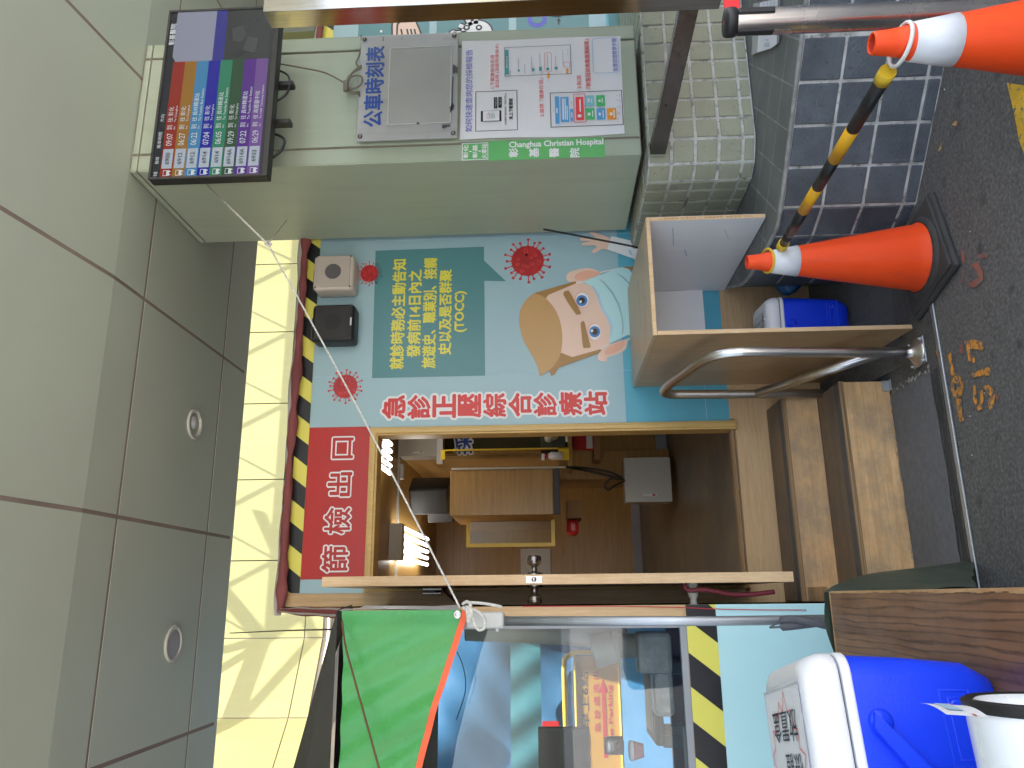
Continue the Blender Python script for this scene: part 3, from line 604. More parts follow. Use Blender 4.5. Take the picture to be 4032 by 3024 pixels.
px(smooth([(905, 130), (915, 178), (960, 192), (1000, 180), (1010, 205), (1120, 216), (1160, 192), (1275, 188), (1275, 130)], 2), 'ink'); sh.layer(); px(smooth([(915, 125), (925, 170), (960, 182), (1000, 165), (1020, 195), (1115, 206), (1150, 182), (1262, 178), (1265, 125)], 2), 'skin')
sh.build('hand_washing_picture', mural)
# red exit sign over the door
sh = Sheet(HY); sh.layer(2); sh.box((.094, DZ1+.003, .857, 2.727), 'sign_red'); es = sh.build('exit_sign', hut)
sh = Sheet(HY); cc = (('篩', 428, 1175, 112), ('檢', 448, 880, 112), ('出', 466, 600, 102), ('口', 490, 322, 88))
sh.layer(3)
for ch, x, y, h in cc: sh.text(ch, rect(zin, HY, x-h*.87, y-h*.87, x+h*.87, y+h*.87), 'print_white', .075)
sh.layer()
for ch, x, y, h in cc: sh.text(ch, rect(zin, HY, x-h*.87, y-h*.87, x+h*.87, y+h*.87), 'sign_red', .02)
sh.build('lettering', es)
def stripes(sh, x0, x1, z0, z1, half, shift, ph, c1='tape_yellow', c2='tape_black'):
    sh.box((x0, z0, x1, z1), c1); sh.layer()
    k = -3
    while True:
        a = x0 - abs(shift) + ph + k*2*half; k += 1
        if a > x1+abs(shift): break
        q = [(a, z1), (a+half, z1), (a+half+shift, z0), (a+shift, z0)]      # clip to x0..x1
        out = []
        for lim, sgn in ((x0, 1), (x1, -1)):
            src = q; q2 = []
            for i in range(len(src)):
                p, n_ = src[i], src[(i+1) % len(src)]; ip, in_ = (p[0]-lim)*sgn >= 0, (n_[0]-lim)*sgn >= 0
                if ip: q2.append(p)
                if ip != in_: t = (lim-p[0])/(n_[0]-p[0]); q2.append((lim, p[1]+t*(n_[1]-p[1])))
            q = q2
            if len(q) < 3: break
        if len(q) >= 3: sh.xz(q, c2)
sh = Sheet(HY); sh.layer(4); stripes(sh, .03, 4.5, 2.728, 2.80, .110, -.055, .075); sh.build('hazard_tape', hut)
# frame and door
mb = MB(); w = .044
for q in ((DX0, DX0+w, DZ0, DZ1), (DX1-w, DX1, DZ0, DZ1), (DX0+w, DX1-w, DZ1-w, DZ1)):
    mb.box(q[0], q[1], HY-.022, HY+.09, q[2], q[3], .004)
for q in ((DX0+.012, DX0+w-.01, DZ0+.01, DZ1-.012), (DX1-w+.01, DX1-.012, DZ0+.01, DZ1-.012), (DX0+.03, DX1-.03, DZ1-w+.01, DZ1-.012)): mb.box(q[0], q[1], HY-.031, HY-.02, q[2], q[3], .003)
mb.build('door_frame', 'trim_wood', hut)
mb = MB()
for i in range(6): mb.box(.0, .862, HY+.002-.001*i, HY+.02, .548+i*.0042, .5515+i*.0042, 0)
mb.box(.0, .862, HY+.0, HY+.045, .5485, .5745); mb.build('threshold', 'ply_layers', hut)
DE = 3.085
mb = MB(); mb.box(.046, .084, DE, HY-.03, .575, 2.392, .0015); door = mb.build('door', 'pine', hut)
yk, zk = DE+.062, 1.563
for s_ in (-1, 1):
    mb = MB(); x0 = .065 + s_*.0195; mb.lathe([(.033, 0), (.033, .003), (.026, .008), (.013, .012), (.011, .030), (.017, .034), (.027, .044), (.029, .058), (.027, .070), (.020, .074), (.0005, .075)], (x0, yk, zk), 28, axis=(s_, 0, 0))
    mb.build('door_knob', 'chrome_dark', door)
mb = MB(); mb.box(.052, .078, DE-.002, DE+.003, zk-.032, zk+.032, .001); mb.lathe([(.0005, .006), (.009, .005), (.010, 0)], (.065, DE-.002, zk), 20, axis=(0, -1, 0)); mb.build('latch_plate', 'steel', door)
mb = MB(); mb.box(.018, .045, 3.80, 3.81, 2.02, 2.11, .001); mb.tube([(.03, 3.79, 2.02), (.03, 3.79, 2.11)], .006, 8); mb.build('hinge', 'chrome_dark', door)
mb = MB(); c = Vector((.046, 3.16, .945)); mb.lathe([(.022, 0), (.022, .010), (.014, .014), (.012, .03)], c, 20, axis=(-1, 0, 0)); mb.lathe([(.0005, .024), (.017, .028), (.021, .04), (.017, .052), (.012, .058), (.013, .076), (.020, .080), (.022, .083)], c, 20, axis=(-1, 0, 0)); mb.build('door_stop', 'hose_grey', door)
# rolled striped awning along the roof edge
mb = MB()
def awn(u, v):
    x = -.06 + u*4.6; r = .021 + .0025*math.sin(x*7) + .003*math.sin(x*23+1) + .002*math.sin(x*51) + .0035*math.sin(v*19+x*13)*math.sin(x*31); a = v*2*math.pi
    zc = 2.803 + .004*math.sin(x*3.1)
    return (x, HY-.045 + math.cos(a)*r*.8, zc + math.sin(a)*r*(1.0 + .15*math.sin(x*17)))
mb.grid(awn, 420, 14, 0)
mb.bm.faces.ensure_lookup_table()
for i, f in enumerate(mb.bm.faces): f.material_index = 1 if (i % 14) in (1, 4, 12) else 0
mb.build('awning', ['cloth_red', 'cloth_grey'], hut)
mb = MB(); mb.grid(lambda u, v: (-.075 + u*4.6, HY-.020 - .012*math.sin(v*3.1) + .004*math.sin(u*90+v*4), 2.806 + v*.034 + .006*math.sin(u*33) + .004*math.sin(u*81)), 260, 5); mb.build('awning_lining', 'cloth_grey', hut)
mb = MB()
def awn2(u, v):
    y = HY-.05 - u*.45; x = -.050 - u*.012; r = .022 + .006*math.sin(y*11) + .004*math.sin(y*31); a = v*2*math.pi
    return (x + math.cos(a)*r*.8, y, 2.80 - u*.50 + math.sin(a)*r*1.3)
mb.grid(awn2, 60, 14, 0); mb.bm.faces.ensure_lookup_table()
for i, f in enumerate(mb.bm.faces): f.material_index = 1 if (i % 14) in (1, 4, 8) else 0
mb.build('awning', ['cloth_red', 'cloth_grey'], hut)
mb = MB(); mb.box(-.055, 4.6, 3.86, 8.3, 2.80, 2.84); mb.box(-1.95, -.03, 3.04, 5.25, 2.27, 2.30); mb.build('roof', 'roof_felt', hut)
# ---- room behind the door
mb = MB(); mb.box(.0, 3.2, HY+.046, 8.1, .50, .5735); mb.build('room_floor', 'room_floor', hut)
mb = MB(); mb.box(.0, 3.2, HY+.06, 8.1, 2.66, 2.70); mb.box(-.05, 3.2, 8.05, 8.1, .57, 2.68); mb.box(-.05, .0, HY+.06, 8.1, .57, 2.68); mb.box(1.08, 3.2, 6.0, 6.05, .57, 2.68); mb.box(1.08, 1.13, 6.05, 8.05, .57, 2.68); mb.box(3.15, 3.2, HY+.06, 6.0, .57, 2.68); mb.build('room_wall', 'room_wood', hut)
for q in ((.0, 1.08, 8.03, 8.05, .572, .66), (1.08, 3.1, 5.985, 6.0, .572, .66)): MB().box(*q).build('skirting', 'grey_plastic', hut)
mb = MB(); mb.box(.02, 3.1, 5.9, 5.93, 2.645, 2.662); mb.build('ceiling_strip', 'box_metal', hut)
mb = MB(); mb.box(.0, 3.1, 4.8, 4.84, 2.652, 2.664); mb.build('ceiling_strip', 'hut_wood', hut)
# ---- glazed wing
mb = MB(); mb.box(-.045, -.035, WY+.02, HY, 0, 2.27); mb.build('wing_side', 'door_shade', hut)
mb = MB(); mb.box(-.102, -.034, WY, WY+.05, .994, 2.27, .002); mb.box(-1.9, -.102, WY, WY+.05, 2.18, 2.27, .002); mb.build('window_post', 'hut_wood', hut)
mb = MB(); mb.box(-1.9, -.034, WY+.004, WY+.05, 0, .994); mb.build('wing_wall', 'hut_wood', hut)
sh = Sheet(WY); sh.box((-1.9, .25, -.034, .876), 'mask'); sh.layer()
b0 = P(*zwi(1240, 540), WY).x; b1 = P(*zwi(1250, 870), WY).x; sh2 = b0-b1
stripes(sh, -1.9, -.034, .876, .988, sh2, -.062 if 0 else (P(*zwi(1545, 420), WY).x - P(*zwi(1215, 190), WY).x), (b1+1.9) % (2*sh2) + .0 + abs(P(*zwi(1545, 420), WY).x - P(*zwi(1215, 190), WY).x))
wg = sh.build('wing_graphic', hut)
mb = MB(); mb.box(-1.9, -.102, WY+.002, WY+.03, .988, 1.014, .002); mb.box(-.118, -.103, WY+.004, WY+.03, 1.014, 2.18, .002); win = mb.build('window', 'grey_plastic', hut)
mb = MB(); mb.box(-1.9, -.118, WY+.012, WY+.017, 1.014, 2.18); mb.build('pane', 'glass', win)
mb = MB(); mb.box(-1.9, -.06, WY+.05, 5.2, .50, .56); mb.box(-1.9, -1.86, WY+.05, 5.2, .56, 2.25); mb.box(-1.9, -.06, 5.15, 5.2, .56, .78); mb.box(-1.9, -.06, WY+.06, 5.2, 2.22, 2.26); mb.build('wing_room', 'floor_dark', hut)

# ------------------------------------------------------------------ on the pillar: screen, timetable, notice, sticker, cables
tv = thing('display_screen', 'black flat screen hung on the pillar showing coloured bus departure rows', 'screen', (2.06, 2.8, 2.88))
TL, TR, BL, BR = P(583, 708, 2.80), P(671, 44, 2.80), P(1051, 705, 2.80), P(1103, 52, 2.80)
xl, xr, zt, zb = TL.x-.001, TR.x, TL.z, BL.z
tw, th = xr-xl, zt-zb
mb = MB(); mb.box(xl, xr, 2.80, 2.85, zb, zt, .004); mb.box(xl+.12, xr-.12, 2.85, 2.885, zb+.08, zt-.1, .01); mb.build('casing', 'black', tv)
mb = MB(); e = .010; mb.box(xl, xr, 2.794, 2.803, zt-e, zt, .002); mb.box(xl, xr, 2.794, 2.803, zb, zb+.022, .002); mb.box(xl, xl+e, 2.794, 2.803, zb+.022, zt-e, .002); mb.box(xr-e, xr, 2.794, 2.803, zb+.022, zt-e, .002); mb.build('bezel', 'rubber', tv)
sh = Sheet(2.7995, .0008)
X = lambda s: xl + e + (tw-2*e)*s
Z = lambda t: zt - e - (th-e-.022)*t
def tb(s0, t0, s1, t1): return (X(s0), Z(t1), X(s1), Z(t0))
sh.box(tb(0, 0, 1, 1), 'tv_dark'); sh.layer()
rows = (('tv_red', '6900', '09:07', '往 彰化', 'To Changhua'), ('tv_amber', '6912', '06:27', '往 彰化', 'To Changhua'), ('tv_sky', '6912', '06:22', '往 員林轉運站', 'To Yuanlin Bus Station'), ('tv_blue', '6914', '07:04', '往 彰化', 'To Changhua'),
        ('tv_green', '6914', '06:05', '往 員林轉運站', 'To Yuanlin Bus Station'), ('tv_dark_green', '6914A', '09:29', '往 彰化', 'To Changhua'), ('tv_violet', '6914A', '07:22', '往 員林轉運站', 'To Yuanlin Bus Station'), ('tv_purple', '6933', '06:29', '往 高鐵臺中站', 'To HSR Taichung Station'))
t0, dt = .078, .1115
for k, (c, num, tm, zh, en) in enumerate(rows): sh.box(tb(0, t0+k*dt, .685, t0+(k+1)*dt), c)
sh.xz([(X(.685), Z(.095)), (X(.72), Z(.062)), (X(1), Z(.062)), (X(1), Z(.44)), (X(.685), Z(.44))], 'tv_panel'); sh.box(tb(.685, .44, 1, .545), 'tv_band'); sh.box(tb(.685, .545, 1, 1-.03), 'tv_scene')
sh.layer()
for k in range(8): sh.box(tb(.048, t0+k*dt+.010, .160, t0+(k+1)*dt-.010), 'tv_number')
for k in range(8):
    a = t0+k*dt
    sh.box(tb(.006, a+.030, .038, a+.034), 'tv_text'); sh.box(tb(.006, a+.034, .009, a+.085), 'tv_text'); sh.box(tb(.035, a+.034, .038, a+.085), 'tv_text'); sh.box(tb(.006, a+.060, .038, a+.085), 'tv_text'); sh.box(tb(.010, a+.085, .016, a+.097), 'tv_text'); sh.box(tb(.028, a+.085, .034, a+.097), 'tv_text')
rnd = random.Random(3)
sh.xz([(X(.80), Z(.62)), (X(.88), Z(.60)), (X(.90), Z(.70)), (X(.84), Z(.74)), (X(.79), Z(.70))], 'tv_scene_light'); sh.xz([(X(.74), Z(.72)), (X(.83), Z(.76)), (X(.81), Z(.86)), (X(.72), Z(.84))], 'tv_scene_light'); sh.xz([(X(.70), Z(.64)), (X(.74), Z(.64)), (X(.75), Z(.72)), (X(.71), Z(.74))], 'tv_dark'); sh.xz([(X(.86), Z(.72)), (X(.95), Z(.84)), (X(.947), Z(.85)), (X(.857), Z(.73))], 'tv_scene_light')
sh.layer(2)
for k, (c, num, tm, zh, en) in enumerate(rows):
    a = t0+k*dt; w5 = .040 if len(num) == 4 else .052
    sh.text(num, tb(.104-w5*.82, a+.036, .104+w5*.82, a+dt-.036), 'ink', .01); sh.text(tm, tb(.178, a+.026, .250, a+.080), 'tv_text'); sh.text('到', tb(.272, a+.018, .298, a+.066), 'tv_text'); sh.text('Arr.', tb(.272, a+.076, .294, a+.094), 'tv_text')
    n = len(zh); sh.text(zh, tb(.318, a+.016, .318+.0255*n-.012, a+.062), 'tv_text'); sh.text(en, tb(.318, a+.076, .318+.0088*len(en), a+.100), 'tv_text')
sh.text('路線', tb(.075, .026, .115, .060), 'tv_text'); sh.text('車種', tb(.004, .026, .03, .060), 'tv_text'); sh.text('乘車時間', tb(.165, .026, .26, .060), 'tv_text'); sh.text('方向', tb(.32, .026, .365, .060), 'tv_text'); sh.text('彰基醫院', tb(.79, .012, .925, .066), 'tv_text', .02)
sh.build('display', tv)
mb = MB()
for x in (xl+.30, xl+.49): mb.box(x-.011, x+.011, 2.86, 2.90, zb-.055, zb+.2, .003)
mb.box(xl+.2, xr-.2, 2.885, 2.90, zb+.15, zb+.20); mb.box(xl+.2, xr-.2, 2.885, 2.90, zb+.3, zb+.35); mb.box(xl+.33, xl+.47, 2.90, 3.09, zb+.17, zb+.34); mb.build('bracket', 'black', tv)
mb = MB(); mb.tube(bez([(xl+.12, 2.87, zb+.02), (xl+.16, 2.86, zb-.03), (xl+.22, 2.87, zb-.03), (xl+.26, 2.88, zb+.04)]), .006, 8); mb.build('cable', 'cable_black', tv); mb = MB(); mb.tube(bez([(xl+.40, 2.87, zb+.02), (xl+.44, 2.86, zb-.035), (xl+.53, 2.87, zb-.03), (xl+.58, 2.88, zb+.04)]), .005, 8); mb.build('cable', 'cable_black', tv)

tt = thing('timetable_board', 'grey bus timetable board with blue heading screwed to the pillar, its clear pocket empty', 'notice board', (2.28, 3.05, 1.87))
a, b, c, d = P(1403, 557, 3.06), P(1428, 144, 3.06), P(1801, 541, 3.06), P(1808, 131, 3.06)
mb = MB(); mb.box(a.x, b.x, 3.056, 3.068, c.z, a.z, .003); mb.build('panel', 'grey_board', tt)
sh = Sheet(3.056); sh.layer(); sh.text('公車時刻表', rect(zpi, 3.055, 725, 305, 845, 825), 'ink_blue', .03); sh.build('lettering', tt)
mb = MB(); q = rect(zpi, 3.055, 880, 310, 1290, 812); mb.box(q[0], q[2], 3.052, 3.0555, q[1], q[3], .001); mb.build('pocket', 'grey_film', tt)
mb = MB()
for (x0, z0, x1, z1) in ((q[0], q[3]-.004, q[2], q[3]), (q[0], q[1], q[2], q[1]+.004), (q[0], q[1], q[0]+.003, q[3]), (q[2]-.003, q[1], q[2], q[3])): mb.box(x0, x1, 3.0495, 3.052, z0, z1)
mb.build('pocket_rim', 'paper_grey', tt)
z = zpi
for pts in ([(1300, 420), (1312, 425), (1325, 440), (1332, 430), (1330, 480), (1318, 470), (1305, 486), (1298, 460)], [(1296, 500), (1304, 500), (1296, 720), (1282, 740), (1278, 700), (1290, 690)], [(1284, 690), (1300, 672), (1310, 690), (1302, 720), (1290, 716)], [(1060, 800), (1078, 798), (1082, 808), (1066, 815)], [(1230, 815), (1280, 812), (1284, 826), (1262, 830), (1240, 840), (1228, 836)], [(840, 268), (844, 240), (848, 240), (845, 270)], [(964, 260), (966, 240), (969, 240), (967, 262)]): sh = Sheet(3.0490, .001); sh.px(z, pts, 'gap_dark'); sh.build('tape_residue', tt)
for x, zz_ in ((a.x+.022, a.z-.018), (b.x-.022, a.z-.018), (a.x+.022, c.z+.018), (b.x-.022, c.z+.018)):
    mb = MB(); mb.lathe([(.011, 0), (.010, .006), (.006, .010), (.0005, .011)], (x, 3.055, zz_), 14, axis=(0, -1, 0)); mb.build('screw', 'chrome_dark', tt)

pn = thing('notice_poster', 'white paper notice with red and blue instructions and screen pictures taped low on the pillar', 'poster', (2.27, 3.08, 1.12))
YP = 3.083
mb = MB(); A, B, Cc, D = P(1811, 551, YP), P(1819, 162, YP), P(2460, 527, YP), P(2443, 140, YP)
def sheetfn(u, v):
    x = (A.x*(1-u)+B.x*u)*(1-v) + (Cc.x*(1-u)+D.x*u)*v; z = (A.z*(1-u)+B.z*u)*(1-v) + (Cc.z*(1-u)+D.z*u)*v
    return (x + .003*math.sin(v*7)*(1-2*u), YP + .0035 - .002*math.sin(v*5+1) - .003*abs(2*u-1)**6, z)
mb.grid(sheetfn, 14, 20); mb.build('sheet', 'paper', pn)
sh = Sheet(YP-.0022, .0006); r = lambda *q: rect(zpo, YP, *q)
sh.text('如何快速查詢您的採檢報告', r(228, 268, 306, 1162), 'print_blue')
def bx(x0, y0, x1, y1, m_): sh.box(r(x0, y0, x1, y1), m_)
def fr(x0, y0, x1, y1, w, m_): sh.frame(r(x0, y0, x1, y1), w, m_)
fr(338, 715, 795, 1150, .0028, 'ink'); fr(655, 228, 1378, 545, .0022, 'ink'); fr(1152, 722, 1942, 1100, .003, 'ink')
def rrect(b, rad, w, m_):
    pts = []
    for (cx, cy, a0) in ((b[2]-rad, b[3]-rad, 0), (b[0]+rad, b[3]-rad, 90), (b[0]+rad, b[1]+rad, 180), (b[2]-rad, b[1]+rad, 270)):
        pts += [(cx+rad*math.cos(R_(a0+k*18)), cy+rad*math.sin(R_(a0+k*18))) for k in range(6)]
    sh.stroke(pts+pts[:1], w, m_)
rrect(r(1615, 140, 1895, 520), .016, .0035, 'pale_blue'); rrect(r(1090, 300, 1165, 508), .008, .0016, 'print_red'); rrect(r(1300, 402, 1365, 458), .005, .0016, 'print_red')
bx(397, 932, 620, 1048, 'ink'); bx(538, 785, 577, 905, 'ink'); bx(587, 782, 624, 900, 'ink'); bx(657, 270, 700, 538, 'notice_teal')
for q in ((1205, 775, 1250, 1075, 'notice_blue'), (1265, 782, 1355, 1055, 'notice_blue'), (1370, 912, 1405, 1048, 'notice_blue'), (1430, 782, 1515, 1035, 'print_red'), (1535, 765, 1632, 885, 'notice_aqua'), (1540, 905, 1635, 1030, 'notice_green'), (1652, 762, 1747, 884, 'notice_green'), (1657, 905, 1752, 1028, 'notice_blue'), (1770, 905, 1870, 1028, 'notice_orange')): bx(*q)
fr(1408, 748, 1538, 1060, .0028, 'print_red')
for (x, y) in ((1132, 515), (1337, 465)):                 # orange arrows pointing up at the marks
    sh.px(zpo, [(x-22, y+24), (x-22, y+24), (x, y), (x+22, y+24), (x+12, y+24), (x+12, y+56), (x-12, y+56), (x-12, y+24)][1:], 'notice_orange')
sh.layer(2); bx(420, 936, 598, 1044, 'paper')
for q in ((708, 495, 722, 555), (800, 360, 810, 470), (870, 430, 880, 525), (945, 345, 953, 480), (1035, 310, 1044, 460), (1118, 318, 1127, 455), (1205, 335, 1214, 450), (1285, 270, 1292, 440), (1340, 260, 1346, 290), (1340, 300, 1346, 330)): bx(*q, 'faint')
for q in ((800, 480, 818, 510), (950, 470, 980, 505), (1030, 455, 1060, 500), (1110, 465, 1140, 495), (1200, 455, 1232, 485)): bx(*q, 'notice_teal')
for q in ((1218, 905, 1232, 960), (1285, 800, 1300, 1030), (1310, 800, 1322, 1030), (1332, 880, 1342, 1035), (1382, 950, 1393, 1010), (1470, 810, 1484, 945), (1452, 975, 1490, 1005), (1558, 800, 1578, 840), (1596, 800, 1606, 850), (1560, 955, 1590, 985), (1608, 930, 1618, 1000), (1675, 812, 1700, 838), (1712, 795, 1722, 850), (1680, 955, 1702, 985), (1722, 930, 1732, 1010), (1800, 950, 1828, 985), (1840, 925, 1852, 1010)): bx(*q, 'print_white')
for q in ((1185, 900, 1193, 955), (1380, 830, 1390, 870), (1870, 760, 1880, 775), (1900, 755, 1910, 785), (1875, 810, 1885, 830), (1905, 805, 1913, 840), (1880, 880, 1890, 900), (1905, 875, 1913, 915), (1880, 945, 1895, 975), (1905, 940, 1913, 985), (1885, 1015, 1893, 1045)): bx(*q, 'faint')
sh.text('1.下載健保快易通', r(500, 328, 545, 690), 'print_red'); sh.text('並註冊 (須使用健保卡)', r(553, 207, 600, 685), 'print_red'); sh.text('全民健保行動快易通│健康存摺App', r(652, 742, 680, 1090), 'ink'); sh.text('馬上下載體驗', r(702, 800, 745, 1028), 'ink', .02)
sh.text('2.選擇『健康存摺』', r(1032, 578, 1080, 998), 'print_red'); sh.text('3.點選', r(1440, 550, 1490, 692), 'print_red'); sh.text('『新型冠狀病毒檢測結果』', r(1528, 152, 1584, 692), 'print_red', .012); sh.text('裝置認證教學步驟', r(1825, 145, 1880, 505), 'print_blue')
sh.text('Google play', r(552, 792, 568, 890), 'print_white'); sh.text('App Store', r(598, 790, 614, 870), 'print_white'); sh.text('行動快易通', r(478, 952, 492, 1030), 'print_red'); sh.text('全民健保', r(458, 962, 470, 1020), 'ink'); sh.text('健保快易通', r(670, 340, 688, 470), 'print_white')
c = P(*zpo(520, 990), YP); sh.disc((c.x, c.z), .013, .013, 'notice_teal', 20); sh.layer(); sh.disc((c.x, c.z), .010, .010, 'paper', 20); sh.layer(); sh.text('N', r(510, 980, 532, 1000), 'notice_teal')
sh.build('print', pn)

st = thing('hospital_sticker', 'green hospital name strip with white lettering down the left edge of the pillar', 'sign', (1.94, 3.088, 1.2)); YS = 3.0885
sh = Sheet(YS, .0006); r = lambda *q: rect(zpo, YS, *q); q = r(478, 1240, 1745, 1452); q2 = r(190, 1278, 476, 1466)
sh.box(q, 'sign_green'); sh.box(q2, 'print_white'); sh.build('strip', st)
sh = Sheet(YS-.0006, .0006); sh.box((q2[0]+.004, q2[1]+.003, q2[2]-.004, q2[3]-.004), 'sign_green'); sh.build('green_field', st); sh = Sheet(YS-.0014, .0006)
sh.vtext('Changhua Christian Hospital', r(706, 1252, 1728, 1332), 'print_white', .03)
for k, ch in enumerate('彰基醫院'): v = 752+k*221.5; sh.text(ch, r(v-50, 1338, v+50, 1436), 'print_white', .03)
sh.build('lettering', st); sh = Sheet(YS-.0014, .0006); sh.text('彰化', r(206, 1304, 260, 1448), 'print_white', .03); sh.text('彰基', r(306, 1302, 360, 1446), 'print_white', .03); sh.text('火車站', r(405, 1292, 462, 1450), 'print_white', .03); sh.box(r(268, 1368, 298, 1380), 'print_white'); sh.box(r(368, 1364, 398, 1376), 'print_white')
sh.build('lettering', st)

cb = thing('cable_coil', 'bundle of old grey cable tied in a coil on the pillar under the screen', 'cable', (2.2, 3.07, 2.35))
z = zpi; p = lambda x, y, Y=3.062: tuple(P(*z(x, y), Y))
mb = MB(); mb.tube(bez([p(160, 415, 3.05), p(300, 440), p(430, 465), p(500, 490), p(590, 540)]), .0042, 8); mb.tube(bez([p(700, 228), p(705, 300), p(680, 380), p(668, 410), p(690, 450)]), .004, 8)
for k in range(4):
    o = k*9; mb.tube(bez([p(600, 545+o*.4), p(618+o, 500-o), p(660+o, 465-o), p(700, 440-o*.5, 3.05)]), .0042, 8); mb.tube(bez([p(605, 555), p(620+o*.6, 590+o*.5), p(650+o, 612-o*.4), p(690, 600+o, 3.05)]), .0042, 8)
mb.tube(bez([p(610, 545), p(640, 500, 3.04), p(690, 495, 3.04), p(708, 520, 3.04), p(690, 560, 3.04), p(640, 580, 3.04), p(612, 560)]), .0045, 8); mb.build('wire', 'cable_grey', cb)
mb = MB(); q0, q1 = P(*z(583, 595), 3.055), P(*z(615, 528), 3.055); mb.box(q0.x, q1.x, 3.045, 3.068, q1.z-.002, q0.z, .004); mb.build('tape_wrap', 'cable_grey', cb)
mb = MB(); mb.tube(bez([P(2140, 903, 3.70), P(2260, 925, 3.66), P(2400, 952, 3.62), P(2500, 972, 3.6), P(2640, 1005, 3.7)]), .0055, 8); tag(mb.build('power_cable', 'cable_black'), 'thin black cable slanting from the pillar side down behind the wooden counter', 'cable')

# ------------------------------------------------------------------ loudspeakers on the mural
def speaker(name, label, body, grille, recess, dark, xc, zc, w, h, dep, badge, black):
    t = thing(name, label, 'loudspeaker', (xc, HY, zc), 'loudspeakers on the hut front')
    y0 = HY-dep
    mb = MB(); mb.box(xc-w/2, xc+w/2, y0, HY-.001, zc-h/2, zc+h/2, .022, seg=4); mb.build('cabinet', body, t)
    mb = MB(); mb.box(xc-w*.43, xc+w*.43, y0-.0012, y0+.002, zc-h*.42, zc+h*.42, 0); mb.build('grille_recess', recess, t)
    mb = MB(); n = 34; a = w*.42
    for k in range(n):
        x = xc - a + 2*a*k/(n-1); mb.box(x-.0016, x+.0016, y0-.0035, y0+.001, zc-h*.41, zc+h*.41, 0)
    mb.build('grille', grille, t)
    mb = MB(); R0 = w*.215; 
    for k in range(-8, 9):
        x = xc + k*R0/8.6; hh = math.sqrt(max(0, R0*R0-(x-xc)**2))
        if hh > .004: mb.box(x-.0019, x+.0019, y0-.0048, y0-.0034, zc-hh, zc+hh, 0)
    mb.build('speaker_opening', dark, t)
    for sx in (-1, 1):
        for sz in (-1, 1): MB().lathe([(.005, 0), (.004, .002), (.0004, .002)], (xc+sx*w*.43, y0, zc+sz*h*.43), 10, axis=(0, -1, 0)).build('screw', 'gap_dark', t)
    if badge: mb = MB(); mb.box(xc-.022, xc+.022, y0-.006, y0-.003, zc-h*.455, zc-h*.415, .001); mb.build('badge', 'paper_grey', t)
    mb = MB(); mb.box(xc-w*.3, xc+w*.3, HY-.03, HY-.002, zc+h/2-.01, zc+h/2+.03, .004); mb.build('wall_bracket', 'gap_dark', t)
speaker('loudspeaker', 'square white loudspeaker on the upper blue front beside the pillar', 'beige_plastic', 'beige_plastic', 'beige_shade', 'gap_dark', 1.671, 2.612, .200, .215, .13, False, 0)
speaker('loudspeaker', 'square black loudspeaker next to the white one', 'black', 'rubber', 'black', 'black', 1.391, 2.603, .205, .222, .12, True, 1)

# ------------------------------------------------------------------ wooden counter on the ledge
bo = thing('counter', 'open wood laminate counter with white inside, standing between handrail and slate ledge', 'counter', (1.3, 3.3, 0))
bx0, bx1, by0, by1, bz = 1.037, 1.572, 3.056, 3.872, 1.055
mb = MB(); mb.prism([(bx0, by0, .005), (bx0, by1, .075), (bx0, by1, bz-.019), (bx0, by0, bz-.019)], (.018, 0, 0)); mb.build('side_panel', 'laminate', bo)
mb = MB(); mb.box(bx1-.018, bx1, by0, by1, .546, bz-.019); mb.build('side_panel', 'white_board', bo)
for q in ((bx1, bx1+.002, by0+.001, by1, .548, bz-.019), (bx0+.0182, bx0+.0192, by0+.001, by1-.001, .08, bz-.02)): MB().box(*q).build('facing', 'white_board', bo)
mb = MB(); mb.box(bx0-.001, bx1+.001, by0-.001, by1, bz-.018, bz, .001); mb.build('top', 'laminate_top', bo)
mb = MB(); mb.box(bx0, bx1, by0-.0045, by0-.0015, bz-.0175, bz-.0015, .0008); mb.box(bx0+.0005, bx0+.0175, by0-.0035, by0-.0005, .006, bz-.019, .0006); mb.box(bx1-.0175, bx1-.0005, by0-.0035, by0-.0005, .548, bz-.019, .0006); mb.build('edge_strip', 'pine', bo)
mb = MB(); mb.box(bx0+.02, bx1-.019, by1-.018, by1-.001, .665, bz-.019); mb.build('back_panel', 'white_board', bo)
sh = Sheet(by0-.0045, .0006)
put_text(sh.mb, '① 系統家具  裝潢板材  E1  防潮塑合板  檢驗合格  22mm', (-1.0, bx1-.0135, -.60, bx1-.0045), (0, by0-.0042, 0), (0, 0, -1), (1, 0, 0), 0, sh._m('card_brown')); sh.build('lettering', bo)
mb = MB()
for a, b in (((1.15, 3.25), (1.50, 3.22)), ((1.12, 3.28), (1.18, 3.24)), ((1.18, 3.40), (1.44, 3.42)), ((1.44, 3.42), (1.40, 3.46)), ((1.20, 3.16), (1.27, 3.20))):
    A, B = Vector((*a, bz+.0006)), Vector((*b, bz+.0006)); t = (B-A).normalized(); n = Vector((-t.y, t.x, 0))*.0018; mb.poly([A-n, A+n, B+n, B-n])
mb.build('scratch', 'gap_dark', bo)
for a, b, w in (((3.12, .93), (3.30, .90), .003), ((3.35, .84), (3.42, .82), .004), ((3.15, .70), (3.25, .66), .0015)):
    A, B = Vector((bx1-.0186, *a)), Vector((bx1-.0186, *b)); t = (B-A).normalized(); n = Vector((0, -t.z, t.y))*w*.5; MB().poly([A-n, A+n, B+n, B-n]).build('scuff', 'grey_plastic', bo)

